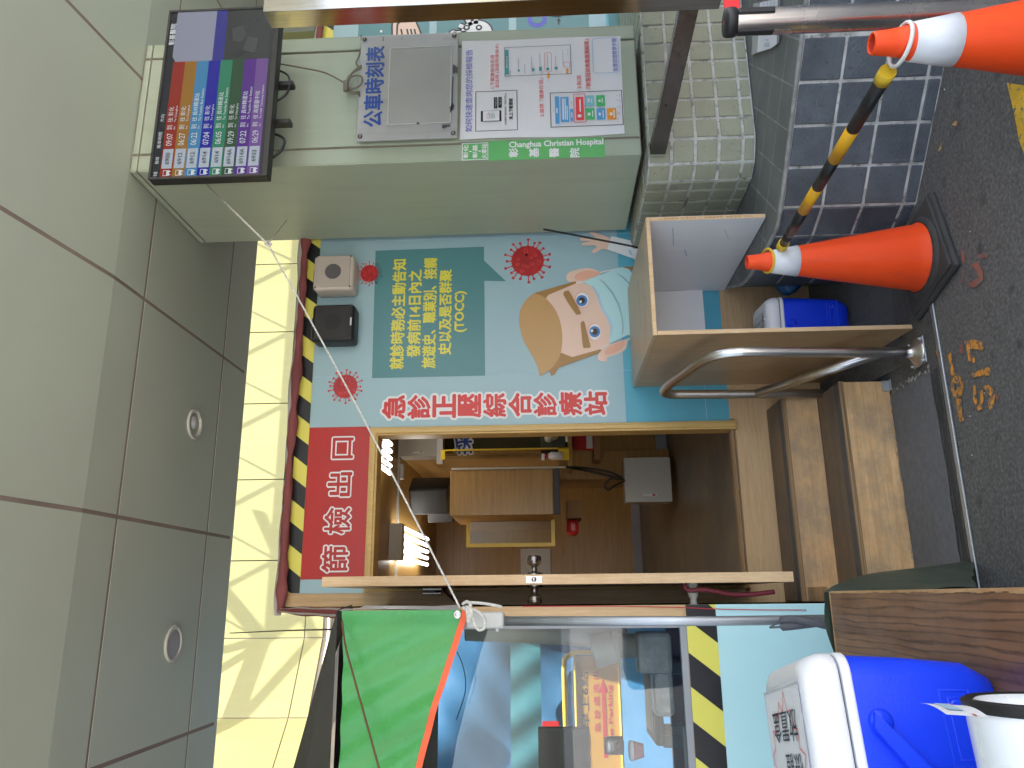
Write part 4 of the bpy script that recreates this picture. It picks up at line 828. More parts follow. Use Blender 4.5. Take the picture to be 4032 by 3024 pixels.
# ------------------------------------------------------------------ handrail
hr = thing('handrail', 'bent stainless steel tube handrail with a slanting brace beside the steps', 'handrail', (.925, 3.03, 0)); rr = .0212
near, far = Vector((.928, 3.032, 0)), Vector((.912, 3.56, 0))
pts = [near+Vector((0, 0, .004)), near+Vector((.008, 0, .3)), near+Vector((.018, 0, .66)), near+Vector((.020, .004, .735))]
c = bez([near+Vector((.020, 0, .70)), near+Vector((.020, .030, .792)), near+Vector((.016, .10, .845)), Vector((.93, 3.30, .905)), Vector((.922, 3.44, .945)), Vector((.916, 3.525, .950)), Vector((.913, 3.556, .915)), Vector((.912, 3.562, .85))], 8)
mb = MB(); mb.tube(pts[:2]+[near+Vector((.018, 0, .6))]+c+[Vector((.905, 3.562, .5)), Vector((.900, 3.562, .03))], rr, 20); mb.build('rail', 'steel', hr)
mb = MB(); mb.tube([Vector((.906, 3.545, .515)), Vector((.935, 3.06, .155))], .0205, 18); mb.build('brace', 'steel', hr)
mb = MB(); mb.lathe([(.060, 0), (.060, .006), (.046, .010), (.030, .026), (.0222, .034), (.0212, .05)], near+Vector((0, 0, .012)), 32); mb.build('base_cover', 'steel', hr)
mb = MB(); mb.box(near.x-.055, near.x+.055, near.y-.055, near.y+.055, .004, .011, .002)
for sx in (-1, 1):
    for sy in (-1, 1): mb.lathe([(.006, 0), (.006, .014), (.0005, .015)], near+Vector((sx*.045, sy*.045, .010)), 8)
mb.build('base_plate', 'strip_metal', hr)

# ------------------------------------------------------------------ steps and carpet
stp = thing('wooden_steps', 'two plywood steps with dirty brown treads leading to the doorway', 'steps', (.45, 3.6, 0)); sx0, sx1 = -.03, .895
for z0, z1, y, y2 in ((0.004, .198, 3.338, 3.62), (.222, .367, 3.614, 3.872)):
    mb = MB(); mb.box(sx0, sx1, y+.004, y+.022, z0, z1); mb.build('riser', 'ply', stp)
    mb = MB(); mb.box(sx0, sx1+.002, y+.001, y2, z1+.001, z1+.0225, .002); t_ = mb.build('tread', 'tread', stp)
    mb = MB()
    for k in range(5): mb.box(sx0, sx1+.003, y-.0022+.0004*(k % 2), y+.002, z1+.002+k*.0042, z1+.0050+k*.0042)
    mb.build('laminated_edge', 'ply_layers', t_)
    mb = MB(); mb.box(sx0, sx1, y+.006, y+.056, z1+.0225, z1+.0238); mb.build('antislip_strip', 'antislip', t_)
for q in ((sx0, .03, 3.36, 3.87, .0, .36), (sx1-.018, sx1-.001, 3.36, 3.61, .004, .198), (sx1-.018, sx1-.001, 3.636, 3.872, .004, .366)): MB().box(*q).build('stringer', 'ply', stp)
mb = MB(); mb.box(sx1-.045, sx1+.001, 3.333, 3.3375, .006, .034, .001); mb.box(sx1-.045, sx1+.001, 3.312, 3.336, .0045, .008, .001)
for k in range(4): mb.lathe([(.0035, 0), (.0005, .001)], (sx1-.036+.011*k, 3.333, .021), 8, axis=(0, -1, 0))
mb.build('hinge', 'strip_metal', stp)
cp = thing('carpet_mat', 'worn dark grey carpet mat with frayed edges at the foot of the steps', 'mat', (.45, 3.15, 0))
mb = MB(); rnd = random.Random(2)
def cf(u, v):
    x = .075 + u*.76 + .004*math.sin(v*19); y = 2.958 + v*(.372-.002*u) + .003*math.sin(u*23)
    return (x, y, .0095 + .002*math.sin(u*9+v*3) + .0012*math.sin(u*31)*math.sin(v*17))
mb.grid(cf, 40, 20); mb.build('pile', 'carpet', cp)
mb = MB()
for k in range(70):
    v = rnd.random(); x, y = .835 + rnd.uniform(-.004, .010), 2.955 + v*.37
    if rnd.random() < .35: x, y = .076 + rnd.random()*.76, 3.331 + rnd.uniform(-.004, .003)
    s = rnd.uniform(.002, .008); mb.poly([(x-s, y-s*.4, .0135), (x+s*rnd.random(), y-s, .0135), (x+s, y+s*.6, .0135), (x-s*.3, y+s, .0135)])
for k in range(9): x, y, s = .838+rnd.uniform(-.012, .012), 2.962+rnd.uniform(-.012, .02), rnd.uniform(.004, .012); mb.poly([(x-s, y, .014), (x, y-s*.4, .014), (x+s, y+s*.3, .014), (x, y+s*.7, .014)])
mb.build('frayed_edge', 'torn', cp)

# ------------------------------------------------------------------ traffic cones with the striped bar
def make_cone(label, loc, rz):
    t = thing('traffic_cone', label, 'traffic cone', loc, 'orange traffic cones with white sleeves', local=True, rz=rz)
    mb = MB()
    def rb(z): return .132 - (.132-.028)*(z-.04)/.66
    mb.lathe([(.136, .036), (.134, .050), (rb(.07), .062), (rb(.10), .10), (rb(.3), .3), (rb(.5), .5), (rb(.612), .612), (rb(.614)-.004, .618), (rb(.66)-.004, .66), (.0275, .694), (.0255, .700), (.0225, .701), (.020, .697)], (0, 0, 0), 48); mb.build('body', 'cone_orange', t)
    mb = MB(); mb.lathe([(.0202, .698), (.019, .66), (.001, .655)], (0, 0, 0), 24); mb.build('hole', 'cone_hole', t)
    mb = MB(); mb.lathe([(rb(.507)+.0005, .507), (rb(.507)+.0022, .5075), (rb(.56)+.0022, .56), (rb(.609)+.0022, .6085), (rb(.609)+.0005, .609)], (0, 0, 0), 48); mb.build('sleeve', 'sleeve_white', t)
    mb = MB(); mb.box(-.18, .18, -.18, .18, 0, .026, .012, seg=3); mb.box(-.165, .165, -.165, .165, .020, .036, .010, seg=3)
    mb.lathe([(.158, .034), (.150, .046), (.139, .052), (.134, .050)], (0, 0, 0), 40); mb.build('base', 'rubber', t)
    return t
make_cone('orange traffic cone beside the steel belt post, white plastic ring round its neck', (1.276, 1.62, 0), .35)
make_cone('orange traffic cone at the slate ledge corner, yellow ring round its neck', (1.262, 2.855, 0), R_(14))
br = thing('striped_bar', 'black and yellow striped safety bar slung between the two traffic cones', 'safety bar', (1.27, 2.2, .6))
A, B = Vector((1.242, 1.682, .640)), Vector((1.300, 2.805, .575))
mb = MB(); segs = [(0, .035, 'ring_yellow'), (.035, .235, 'bar_black'), (.235, .39, 'bar_yellow'), (.39, .55, 'bar_black'), (.55, .71, 'bar_yellow'), (.71, .885, 'bar_black'), (.885, .965, 'bar_black'), (.965, 1.0, 'ring_yellow')]
ml = ['ring_yellow', 'bar_black', 'bar_yellow']
for k, (a, b, m_) in enumerate(segs): mb.tube([A.lerp(B, a), A.lerp(B, b)], .0188 if k in (1, 2, 3, 4, 5) else (.0212 if k in (0, 7) else .0165), 20, ml.index(m_))
mb.build('pole', ml, br)
def ring(c, r, mat, tilt):
    mb = MB(); M = Matrix.Rotation(tilt[0], 3, 'X') @ Matrix.Rotation(tilt[1], 3, 'Y')
    mb.tube([Vector(c) + M @ Vector((r*math.cos(k*math.pi/16), r*math.sin(k*math.pi/16), 0)) for k in range(32)], .0052, 10, closed=True); mb.build('ring', mat, br)
ring((1.274, 1.626, .628), .050, 'ring_white', (.12, .16)); ring((1.266, 2.855, .618), .046, 'ring_yellow', (.25, -.12))

# ------------------------------------------------------------------ belt post, steel frame, taped paper
sp_ = thing('barrier_post', 'polished steel belt barrier post with black head and red belt behind the traffic cone', 'barrier post', (1.645, 1.95, 0)); cx, cy, zt_ = 1.628, 1.95, .948
mb = MB(); mb.lathe([(.0385, .03), (.0385, zt_-.022)], (cx, cy, 0), 40); mb.build('tube', 'steel_brushed', sp_)
mb = MB(); mb.lathe([(.0395, zt_-.03), (.0425, zt_-.024), (.0425, zt_-.004), (.039, zt_+.002), (.012, zt_+.004), (.0005, zt_+.004)], (cx, cy, 0), 40); mb.build('head', 'black', sp_)
mb = MB(); mb.lathe([(.006, .0042), (.0005, .0055)], (cx, cy, zt_), 16); mb.build('cap_button', 'cone_orange', sp_)
for a in (math.pi, -math.pi/2, 0, math.pi/2):
    M = Matrix.Translation((cx, cy, 0)) @ Matrix.Rotation(a+.12, 4, 'Z'); mb = MB(); mb.box(.0365, .0455, -.010, .010, zt_-.135, zt_-.030, .004, M=M); mb.build('belt_slot', 'black', sp_)
mb = MB(); mb.box(cx+.03, cx+1.2, cy-.001, cy+.002, zt_-.048, zt_-.002); mb.build('belt', 'belt_red', sp_)
mb = MB(); mb.lathe([(.155, 0), (.158, .010), (.150, .020), (.06, .036), (.0385, .042)], (cx, cy, 0), 40); mb.build('base', 'steel', sp_)
fr_ = thing('steel_frame', 'upright stainless steel display frame with a square tube running back to the plinth', 'display frame', (2.0, 2.25, .9))
fx, fy = 1.999, 2.24; mb = MB(); mb.box(fx, fx+.055, fy, fy+.085, .86, 2.468, .002); mb.build('post', 'steel_polished', fr_)
mb = MB(); mb.box(fx+.055, fx+1.1, fy, fy+.085, 2.412, 2.468, .002); mb.build('rail', 'steel_polished', fr_); mb = MB(); mb.box(fx+.055, fx+1.1, fy, fy+.085, .86, .915, .002); mb.build('rail', 'steel_polished', fr_)
mb = MB(); mb.box(fx+1.1, fx+1.155, fy, fy+.07, .86, 2.468, .002); mb.build('post', 'steel_polished', fr_)
mb = MB(); mb.box(fx+.055, fx+1.1, fy+.03, fy+.04, .915, 2.412); mb.build('board', 'paper_grey', fr_)
mb = MB(); mb.box(fx+.05, fx+.105, fy+.0, fy+.05, 0.545, .86, .002); mb.build('leg', 'steel', fr_); mb = MB(); mb.box(fx+1.1, fx+1.15, fy+.0, fy+.05, 0.545, .86, .002); mb.build('leg', 'steel', fr_)
q0, q1 = Vector((1.895, 3.065, .985)), Vector((fx+.027, fy+.085, .962)); t = (q1-q0); L = t.length; t.normalize(); n = Vector((t.y, -t.x, 0)).normalized(); u = n.cross(t)
M = Matrix(((t.x, n.x, u.x, q0.x), (t.y, n.y, u.y, q0.y), (t.z, n.z, u.z, q0.z), (0, 0, 0, 1)))
mb = MB(); mb.box(.006, L, -.02, .02, -.034, .034, .003, M=M); mb.build('crossbar', 'chrome_dark', fr_); mb = MB(); mb.box(0, .006, -.021, .021, -.035, .035, .001, M=M); mb.build('end_cap', 'green_tile', fr_)
tp = thing('taped_note', 'white printed paper in a clear sleeve taped to the slate ledge top', 'paper', (2.25, 2.8, .545))
zt4 = zoom(2450, 0, 800/1659.)
def g3(pts, zz): return [(p.x, p.y, zz) for p in (G(*zt4(*a), zz) for a in pts)]
mb = MB(); mb.poly(g3([(1058, 450), (1062, 300), (1070, 30), (1290, -10), (1280, 350)], .548)); mb.build('sleeve', 'grey_film', tp)
mb = MB(); mb.poly(g3([(1100, 430), (1112, 280), (1125, 20), (1270, -10), (1262, 360), (1215, 395)], .5505)); mb.build('sheet', 'paper', tp)
mb = MB()
for q in ([(1160, 385), (1162, 350), (1205, 345), (1203, 380)], [(1170, 335), (1171, 320), (1195, 318), (1194, 333)], [(1150, 60), (1152, 20), (1158, 20), (1156, 60)], [(1180, 60), (1182, 10), (1188, 10), (1186, 60)], [(1210, 50), (1212, 5), (1218, 5), (1216, 50)], [(1235, 45), (1237, 0), (1243, 0), (1241, 45)]): mb.poly(g3(q, .552))
mb.build('print', 'faint', tp)

# ------------------------------------------------------------------ coolers
def cooler(label, c, rz, w, d, hb, sign):
    t = thing('cool_box', label, 'cool box', c, 'blue cool boxes with white lids', local=True, rz=rz)
    def loop(k, ww, dd, rad, z, n=7):
        pts = []
        for (sx, sy, a0) in ((1, 1, 0), (-1, 1, 90), (-1, -1, 180), (1, -1, 270)):
            for i in range(n): a = R_(a0 + 90*i/(n-1)); pts.append((sx*(ww/2-rad)+rad*math.cos(a), sy*(dd/2-rad)+rad*math.sin(a), z))
        return pts
    def loft(mb, prof, cap=True):
        rings = []
        for (ww, dd, rad, z) in prof: rings.append([mb.bm.verts.new(Vector(p)) for p in loop(0, ww, dd, rad, z)])
        for A, B in zip(rings[:-1], rings[1:]):
            n = len(A); mb._tag([mb.bm.faces.new((A[i], A[(i+1) % n], B[(i+1) % n], B[i])) for i in range(n)], True)
        if cap: mb._tag([mb.bm.faces.new(rings[0][::-1]), mb.bm.faces.new(rings[-1])])
    mb = MB(); loft(mb, [(w-.10, d-.09, .02, 0), (w-.07, d-.06, .028, .008), (w-.045, d-.035, .032, .035), (w-.03, d-.022, .034, .05), (w-.012, d-.010, .036, hb*.6), (w-.004, d-.004, .038, hb-.016), (w-.004, d-.004, .038, hb-.012)]); body = mb.build('body', 'cooler_blue', t)
    mb = MB(); loft(mb, [(w+.001, d+.001, .038, hb-.016), (w+.004, d+.004, .040, hb-.014), (w+.004, d+.004, .040, hb-.002), (w-.004, d-.004, .036, hb)]); mb.build('rim', 'cooler_white', t)
    mb = MB(); loft(mb, [(w-.018, d-.018, .032, hb-.001), (w-.018, d-.018, .032, hb+.006)]); mb.build('lid_gap', 'gap_dark', t)
    mb = MB(); loft(mb, [(w-.002, d-.002, .038, hb+.004), (w+.003, d+.003, .040, hb+.008), (w+.001, d+.001, .040, hb+.026), (w-.008, d-.008, .038, hb+.042), (w-.026, d-.024, .037, hb+.056), (w-.045, d-.042, .034, hb+.062), (w-.08, d-.08, .02, hb+.063)]); lid = mb.build('lid', 'cooler_white', t)
    mb = MB(); mb.box(w/2-.105, w/2-.095, -d*.36, d*.36, hb+.0625, hb+.0668, .0015); mb.box(-w/2+.095, -w/2+.105, -d*.36, d*.36, hb+.0625, hb+.0668, .0015); mb.build('lid_ridge', 'cooler_white', lid)
    y = -d/2; hx, hz = (.075 if sign == 'big' else .02), hb-.050                     # swing handle pivot on the front and its arm
    mb = MB(); mb.lathe([(.020, 0), (.019, .007), (.014, .011), (.0005, .012)], (hx, y+.004, hz), 24, axis=(0, -1, 0))
    mb.prism([(hx+.014, y-.004, hz+.012), (hx-.010, y-.004, hz+.017), (hx-.16, y-.004, hz-.095), (hx-.15, y-.004, hz-.125), (hx-.135, y-.004, hz-.118)], (0, -.011, 0)); mb.build('handle', 'cooler_blue', t)
    mb = MB(); ex, ez = .065, .085
    for (x0, z0, x1, z1) in ((-.06, -.026, .06, -.022), (-.06, .022, .06, .026), (-.06, -.022, -.056, .022), (.056, -.022, .06, .022), (-.048, -.015, .034, -.012), (-.048, .010, .048, .013), (-.048, -.012, -.045, .010), (.045, -.004, .048, .010)): mb.box(ex+x0, ex+x1, y+.0076, y+.012, ez+z0, ez+z1, .0008)
    mb.lathe([(.012, 0), (.011, .002), (.006, .002), (.005, .0008), (.0005, .001)], (ex+.032, y+.0095, ez-.001), 18, axis=(0, -1, 0)); mb.build('emblem', 'cooler_blue', body)
    zs = hb+.0678
    if sign == 'big':
        mb = MB(); mb.poly([(w/2-.040, -d/2+.030, zs-.0014), (w/2-.046, d/2-.025, zs-.0014), (-w/2+.04, d/2-.025, zs-.0014), (-w/2+.04, -d/2+.030, zs-.0014)]); mb.build('label_sheet', 'paper', lid)
        mb = MB()
        for q in ((w/2-.049, w/2-.045, -d/2+.03, d/2-.025), (-w/2+.04, w/2-.046, d/2-.029, d/2-.025), (-w/2+.04, w/2-.046, -d/2+.03, -d/2+.033)): mb.box(q[0], q[1], q[2], q[3], zs-.001, zs-.0004)
        mb.build('sheet_edge', 'faint', lid)
        mb = MB(); L = [('檢體', (-.055, -.085, .015, -.012)), ('放置盒', (-.085, .018, .045, .082))]
        ax, ay = Vector((0, 1, 0)), Vector((-1, 0, 0)); O = Vector((.0, 0, zs))
        put_text(mb, '放置盒', (-.080, -.100, .075, -.048), O, ax, ay, .0006, 0); put_text(mb, '檢體', (-.080, -.030, .020, .025), O, ax, ay, .0006, 0); mb.build('lettering', 'ink', lid)
        mb = MB(); rnd = random.Random(4); pts = []
        for k in range(34):
            a = k*2*math.pi/34; r0 = 1.0 if k % 2 else .80; r0 *= rnd.uniform(.93, 1.07); pts.append(Vector((-.012 + r0*.138*math.cos(a), .0+ r0*.106*math.sin(a), zs+.0006)))
        for A, B in zip(pts, pts[1:]+pts[:1]):
            tt_ = (B-A).normalized(); n = Vector((-tt_.y, tt_.x, 0))*.0011; mb.poly([A-n, A+n, B+n, B-n])
        mb.build('starburst_outline', 'print_red', lid)
        xs_ = [((w-.0285)/2+.0012, .056), ((w-.012)/2+.0012, hb*.6), ((w-.0065)/2+.0012, hb*.78)]
        def side(y0, y1, k, zs_): return [[(xs_[i][0]+k, y0, xs_[i][1]), (xs_[i][0]+k, y1, xs_[i][1]), (xs_[i+1][0]+k, y1, xs_[i+1][1]), (xs_[i+1][0]+k, y0, xs_[i+1][1])] for i in zs_]
        mb = MB(); [mb.poly(q) for q in side(-d*.27, d*.27, 0, (0, 1))]; mb.build('sticker', 'paper', body); mb = MB(); [mb.poly(q) for q in side(-d*.2, d*.02, .0006, (0,))]; mb.build('sticker_picture', 'card_brown', body)
    else:
        mb = MB(); mb.poly([(w/2-.06, -d/2+.055, zs-.001), (w/2-.06, d/2-.05, zs-.001), (-w/2+.06, d/2-.05, zs-.001), (-w/2+.06, -d/2+.055, zs-.001)]); mb.build('label_sheet', 'paper_grey', lid)
        mb = MB(); ax, ay = Vector((0, 1, 0)), Vector((-1, 0, 0)); O = Vector((0, 0, zs)); put_text(mb, '放置', (-.06, -.03, .03, .02), O, ax, ay, .0006, 0)
        mb.box(-.10, .08, -.078, -.072, zs, zs+.0006); mb.box(-.03, .05, .055, .062, zs, zs+.0006); mb.box(.02, .026, .03, .062, zs, zs+.0006); mb.build('lettering', 'ink', lid)
    return t
cooler('large blue cool box with white lid and handwritten sign on the dark desk', (-.302, 1.515, .752), R_(11), .37, .285, .265, 'big')
cooler('blue cool box with white lid on the ground inside the wooden counter', (1.212, 3.60, .072), R_(-5), .305, .27, .325, 'small')
mb = MB()
def bag(u, v):
    a = u*2*math.pi; r = math.sin(math.pi*v)**.6; k = 1 + .14*math.sin(a*3+v*9) + .1*math.sin(a*7+v*17)
    return (1.60 + .10*r*k*math.cos(a), 3.80 + .05*r*k*math.sin(a), .135 + .20*v*(1+.06*math.sin(a*2)) )
mb.grid(bag, 30, 14, 0); tag(mb.build('plastic_bag', 'blue_bag'), 'small crumpled blue plastic bag behind the slate ledge corner, against the wood', 'bag')

# ------------------------------------------------------------------ desk in the left foreground
dk = thing('desk', 'dark brown wood desk with chipped pale edges carrying the large blue cool box', 'desk', (-.5, 1.6, 0)); ax0, ax1, ay0, ay1 = -1.35, .006, .85, 2.20
sk = lambda x, y: .040*0
mb = MB(); mb.box(ax0, ax1, ay0, ay1, .722, .750, .003); mb.build('desktop', 'desk_wood', dk)
mb = MB(); rnd = random.Random(9); pts = []
ys_ = [ay0+.02*k for k in range(int((ay1-ay0)/.02)+1)]
for (A, B) in zip(ys_[:-1], ys_[1:]):
    w = .003 + .0025*rnd.random() + (.003 if A < 1.65 else 0)*rnd.random(); mb.box(ax1-w, ax1+.0012, A, B, .7475+.001*rnd.random(), .7512)
mb.box(ax0, ax1-.001, ay1-.004, ay1+.0012, .7465, .7508); mb.build('worn_edge', 'desk_worn', dk)
mb = MB(); mb.box(ax1-.022, ax1-.002, ay0, ay1-.01, 0, .722); mb.box(ax0, ax0+.02, ay0, ay1-.01, 0, .722); mb.build('side_panel', 'desk_edge', dk)
mb = MB(); mb.box(ax0+.02, ax1-.022, ay1-.04, ay1-.02, .15, .722); mb.build('back_panel', 'desk_edge', dk)
bk = thing('pail', 'white plastic pail with black rim lying on its side beside the large cool box', 'pail', (-.25, 1.10, .75)); c = Vector((-.136, 1.10, .858)); ax_ = (-1, -.02, 0)
mb = MB(); mb.lathe([(.1005, .010), (.1035, .012), (.102, .02), (.088, .26), (.080, .268), (.001, .268)], c, 56, axis=ax_); mb.build('body', 'bucket_white', bk)
mb = MB(); mb.lathe([(.1005, .014), (.1055, .012), (.1055, .0), (.100, -.003), (.092, .004)], c, 56, axis=ax_); mb.build('rim', 'black', bk)
mb = MB(); mb.lathe([(.0925, .003), (.088, -.001), (.084, .012), (.070, .05), (.001, .055)], c, 48, axis=ax_); mb.build('inside', 'bucket_white', bk)
nt_ = [P(3612, 2768, 1.15), P(3782, 2777, 1.10), P(3895, 2826, 1.0), P(3727, 2815, 1.03)]
mb = MB(); mb.grid(lambda u, v: nt_[0].lerp(nt_[1], u).lerp(nt_[3].lerp(nt_[2], u), v) + Vector((.004*math.sin(v*3), 0, 0)), 8, 8); n_ = mb.build('paper_note', 'paper', bk)
mb = MB(); mb.poly([nt_[0].lerp(nt_[1], u).lerp(nt_[3].lerp(nt_[2], u), v) + Vector((.0014+.004*math.sin(v*3), -.001, .0)) for u, v in ((.70, .0), (.78, .0), (.74, 1), (.66, 1))]); mb.build('red_stripe', 'board_red', n_)
mb = MB(); mb.poly([nt_[0].lerp(nt_[1], u).lerp(nt_[3].lerp(nt_[2], u), v) + Vector((.0014+.004*math.sin(v*3), -.001, .0)) for u, v in ((.22, .25), (.60, .25), (.58, .8), (.2, .8))]); mb.build('printed_block', 'pale_blue', n_)
# tarpaulin thrown over the back of the desk and down to the ground
tr_ = [P(3245, 2332, 2.24), P(3290, 2302, 2.27), P(3400, 2264, 2.42), P(3520, 2246, 2.58), P(3640, 2232, 2.72), P(3760, 2216, 2.84), P(3830, 2206, 2.93)]
tr_[-1].z = max(.008, min(tr_[-1].z, .02)); tc_ = bez(tr_, 6)
def tarp(u, v):
    p = tc_[min(len(tc_)-1, int(round(v*(len(tc_)-1))))]
    w = u; f = .018*math.sin(w*17+v*6) + .010*math.sin(w*41+v*13)
    return (p.x - w*1.0, p.y + f*min(1, w*8) - .10*math.sin(math.pi*min(1, w*2))*.2, max(.007, p.z + .012*math.sin(w*23+v*5)*min(1, w*8)))
mb = MB(); mb.grid(tarp, 40, len(tc_)-1)
def flap(u, v):                                  # side of the heap, folding back under the desk edge
    p = tc_[min(len(tc_)-1, int(round(v*(len(tc_)-1))))]; g_ = P(3835, 2318-112*v, 2.20+.74*v); g_.z = max(.006, g_.z)
    q = p.lerp(g_, u); q.x += .008*math.sin(u*9+v*14)*u*(1-v); q.y += .016*math.sin(u*7+v*21)*u*(1-v); return q
mb.grid(flap, 14, len(tc_)-1); tag(mb.build('green_tarpaulin', 'green_tarp'), 'creased dark green tarpaulin draped from the back of the dark desk to the ground', 'tarpaulin')

# ------------------------------------------------------------------ pop-up tent corner, pole and ropes
te = thing('market_tent', 'green pop-up tent with orange hem and grey corner pole before the hut wing', 'tent', (-.07, 2.5, 0)); TY = 2.50
def hem(x):                                       # arched lower edge of the valance
    t = min(1, max(0, (-.045-x)/1.0)); return 1.772 + .37*t - .12*t*t
def val(u, v):
    x = -.036 - u*1.75; zt = 2.155 - .008*math.sin(u*9); z = zt + (hem(x)-zt)*v
    f = .020*math.sin(u*24 + .5) * (.35+.65*v) + .008*math.sin(u*57+v*2)*v + .03*math.sin(u*7) + .006*math.sin(u*90+v*9)
    return (x, TY + f*(1 if u > .02 else .2), z)
mb = MB(); mb.grid(val, 90, 16); mb.build('valance', 'tent_green', te)
mb = MB(); mb.grid(lambda u, v: (lambda p: (p[0], p[1]-.0035, p[2] + .004 - .020*v))(val(u, 1)), 90, 1); mb.build('hem', 'tent_orange', te)
mb = MB(); mb.grid(lambda u, v: (-.036 + .010*u + .004*math.sin(u*9+v*4), TY + u*.42, 2.165 + (1.785-2.165 + .05*u)*v), 16, 8); mb.build('side_valance', 'tent_grey', te)
mb = MB(); pk = P(1120, 3150, 3.02); mb.poly([(-.034, TY-.012, 2.165), (-1.8, TY-.012, 2.165), (-1.8, 3.02, pk.z+.12), (pk.x, 3.02, pk.z)]); mb.poly([(-.034, TY, 2.17), (pk.x, 3.02, pk.z), (-.02, 3.02, 2.25)]); mb.build('roof_cloth', 'tent_dark', te)
mb = MB(); mb.tube([(-.074, TY+.06, 0), (-.078, TY+.06, 1.0), (-.072, TY+.06, 1.68)], .0148, 20); mb.tube([(-.073, TY+.06, 1.62), (-.072, TY+.06, 2.13)], .0115, 12); mb.build('pole', 'pole_grey', te)
mb = MB(); mb.box(-.094, -.044, TY+.036, TY+.084, 1.648, 1.772, .010, seg=3); mb.box(-.104, -.090, TY+.045, TY+.075, 1.665, 1.675, .003); mb.build('bracket', 'bracket_grey', te)
mb = MB(); mb.lathe([(.006, .001), (.0085, .003), (.0125, .002), (.0125, 0)], (-.050, TY-.010, 1.790), 24, axis=(0, -1, 0)); mb.lathe([(.006, .0), (.0005, .001)], (-.050, TY-.009, 1.790), 16, axis=(0, -1, 0)); mb.build('eyelet', 'steel', te)
mb = MB(); z = zte; mb.tube(bez([P(*z(745, 420), 2.47), P(*z(770, 620), 2.455), P(*z(850, 920), 2.45), P(*z(950, 1280), 2.45), P(*z(1060, 1680), 2.45)]), .0032, 8); mb.build('cord', 'cord_brown', te)
mb = MB()
for s_ in (0, 1): mb.tube(bez([(-.098, TY+.03, .83), (-.094+.02*s_, TY+.01, .78), (-.085+.05*s_*0, TY+.0-.02*s_, .70), (-.07-.055*s_, TY-.02, .55)]), [.003]*6+[.012]*18+[.008], 8)
mb.build('fabric_strip', 'gap_dark', te)
ro = thing('tent_rope', 'white twisted rope running from the tent corner up behind the screen', 'rope', (.8, 2.8, 2.4))
a0, k0, k1 = Vector((-.030, TY-.012, 1.782)), P(1055, 962, 2.93), P(797, 711, 3.02)
mb = MB(); N = 220
for ph in (0, 2.1, 4.2):
    pts = []
    for i in range(N+1):
        t = i/N; p = a0.lerp(k0, t); p.z -= .012*math.sin(math.pi*t); pts.append(p + Vector((math.cos(ph+i*.9)*.0017, 0, math.sin(ph+i*.9)*.0017)))
    mb.tube(pts, .0020, 6)
mb.tube([k0, k1], .0042, 8); mb.build('line', 'rope_white', ro)
mb = MB(); z = zte; rr2 = .0046
mb.tube(bez([P(*z(1760, 275), 2.47), P(*z(1800, 255), 2.46), P(*z(1830, 290), 2.46), P(*z(1800, 330), 2.465), P(*z(1765, 300), 2.47)]), rr2, 8)
for k in range(4): mb.tube(bez([P(*z(1790+k*12, 290), 2.465), P(*z(1800+k*14, 360), 2.455), P(*z(1808+k*9, 430-k*12), 2.465)]), rr2*.9, 8)
mb.tube(bez([P(*z(1800, 262), 2.465), P(*z(1920, 268), 2.46), P(*z(2030, 285), 2.46), P(*z(2090, 300), 2.47)]), rr2, 8)
mb.tube(bez([P(*z(1840, 320), 2.46), P(*z(1910, 350), 2.45), P(*z(1950, 420), 2.45), P(*z(1940, 480), 2.45), P(*z(1900, 495), 2.455), P(*z(1870, 460), 2.455), P(*z(1850, 400), 2.46), P(*z(1820, 340), 2.465)]), rr2, 8)
mb.build('knot', 'rope_white', ro)
mb = MB(); kk = P(1055, 962, 2.93); mb.tube(bez([kk+Vector((-.01, 0, -.01)), kk+Vector((0, -.008, .008)), kk+Vector((.012, 0, 0)), kk+Vector((0, .008, -.012))]), .005, 8); mb.tube([kk, (1.90, 3.6, 2.83)], .002, 6); mb.build('tie', 'rope_white', ro)
mb = MB(); mb.tube(bez([P(905, 2493, 4.63), P(1100, 2484, 3.6), P(1330, 2478, 2.52)], 6), .003, 6); tag(mb.build('hanging_wire', 'cable_black'), 'thin dark wire from the canopy edge down to the tent corner', 'wire')
mb = MB(); z = zte; mb.tube(bez([P(*z(1715, 680), 2.9), P(*z(1760, 790), 2.92), P(*z(1785, 920), 2.93), P(*z(1775, 1050), 2.92), P(*z(1705, 1255), 2.9)]), .0016, 6); tag(mb.build('loose_wire', 'cable_black'), 'thin black wire looping down in front of the hut window', 'wire')
mb = MB(); pp_ = [P(*zwi(x, y), WY-.004) for x, y in ((-350, 92), (0, 92), (400, 90), (800, 95), (1200, 104), (1520, 118), (1900, 126), (2400, 128))]; mb.tube(bez(pp_, 4), .0016, 6); tag(mb.build('red_string', 'board_red'), 'thin red string stretched down the corner post of the hut wing', 'string')
mb = MB(); mb.tube(bez([(.075, 3.79, 2.03), (.030, 3.79, 2.00), (.0, 3.80, 1.97), (-.02, 3.82, 1.95)]), .006, 6); mb.tube(bez([(.050, 3.12, .985), (.02, 3.12, .97), (.02, 3.12, .90), (.0, 3.13, .78), (.01, 3.13, .64)]), [.005]*4+[.009]*29, 6); tag(mb.build('maroon_ribbon', 'maroon'), 'dark red ribbon tied at the door stop and hinge behind the open door', 'ribbon')

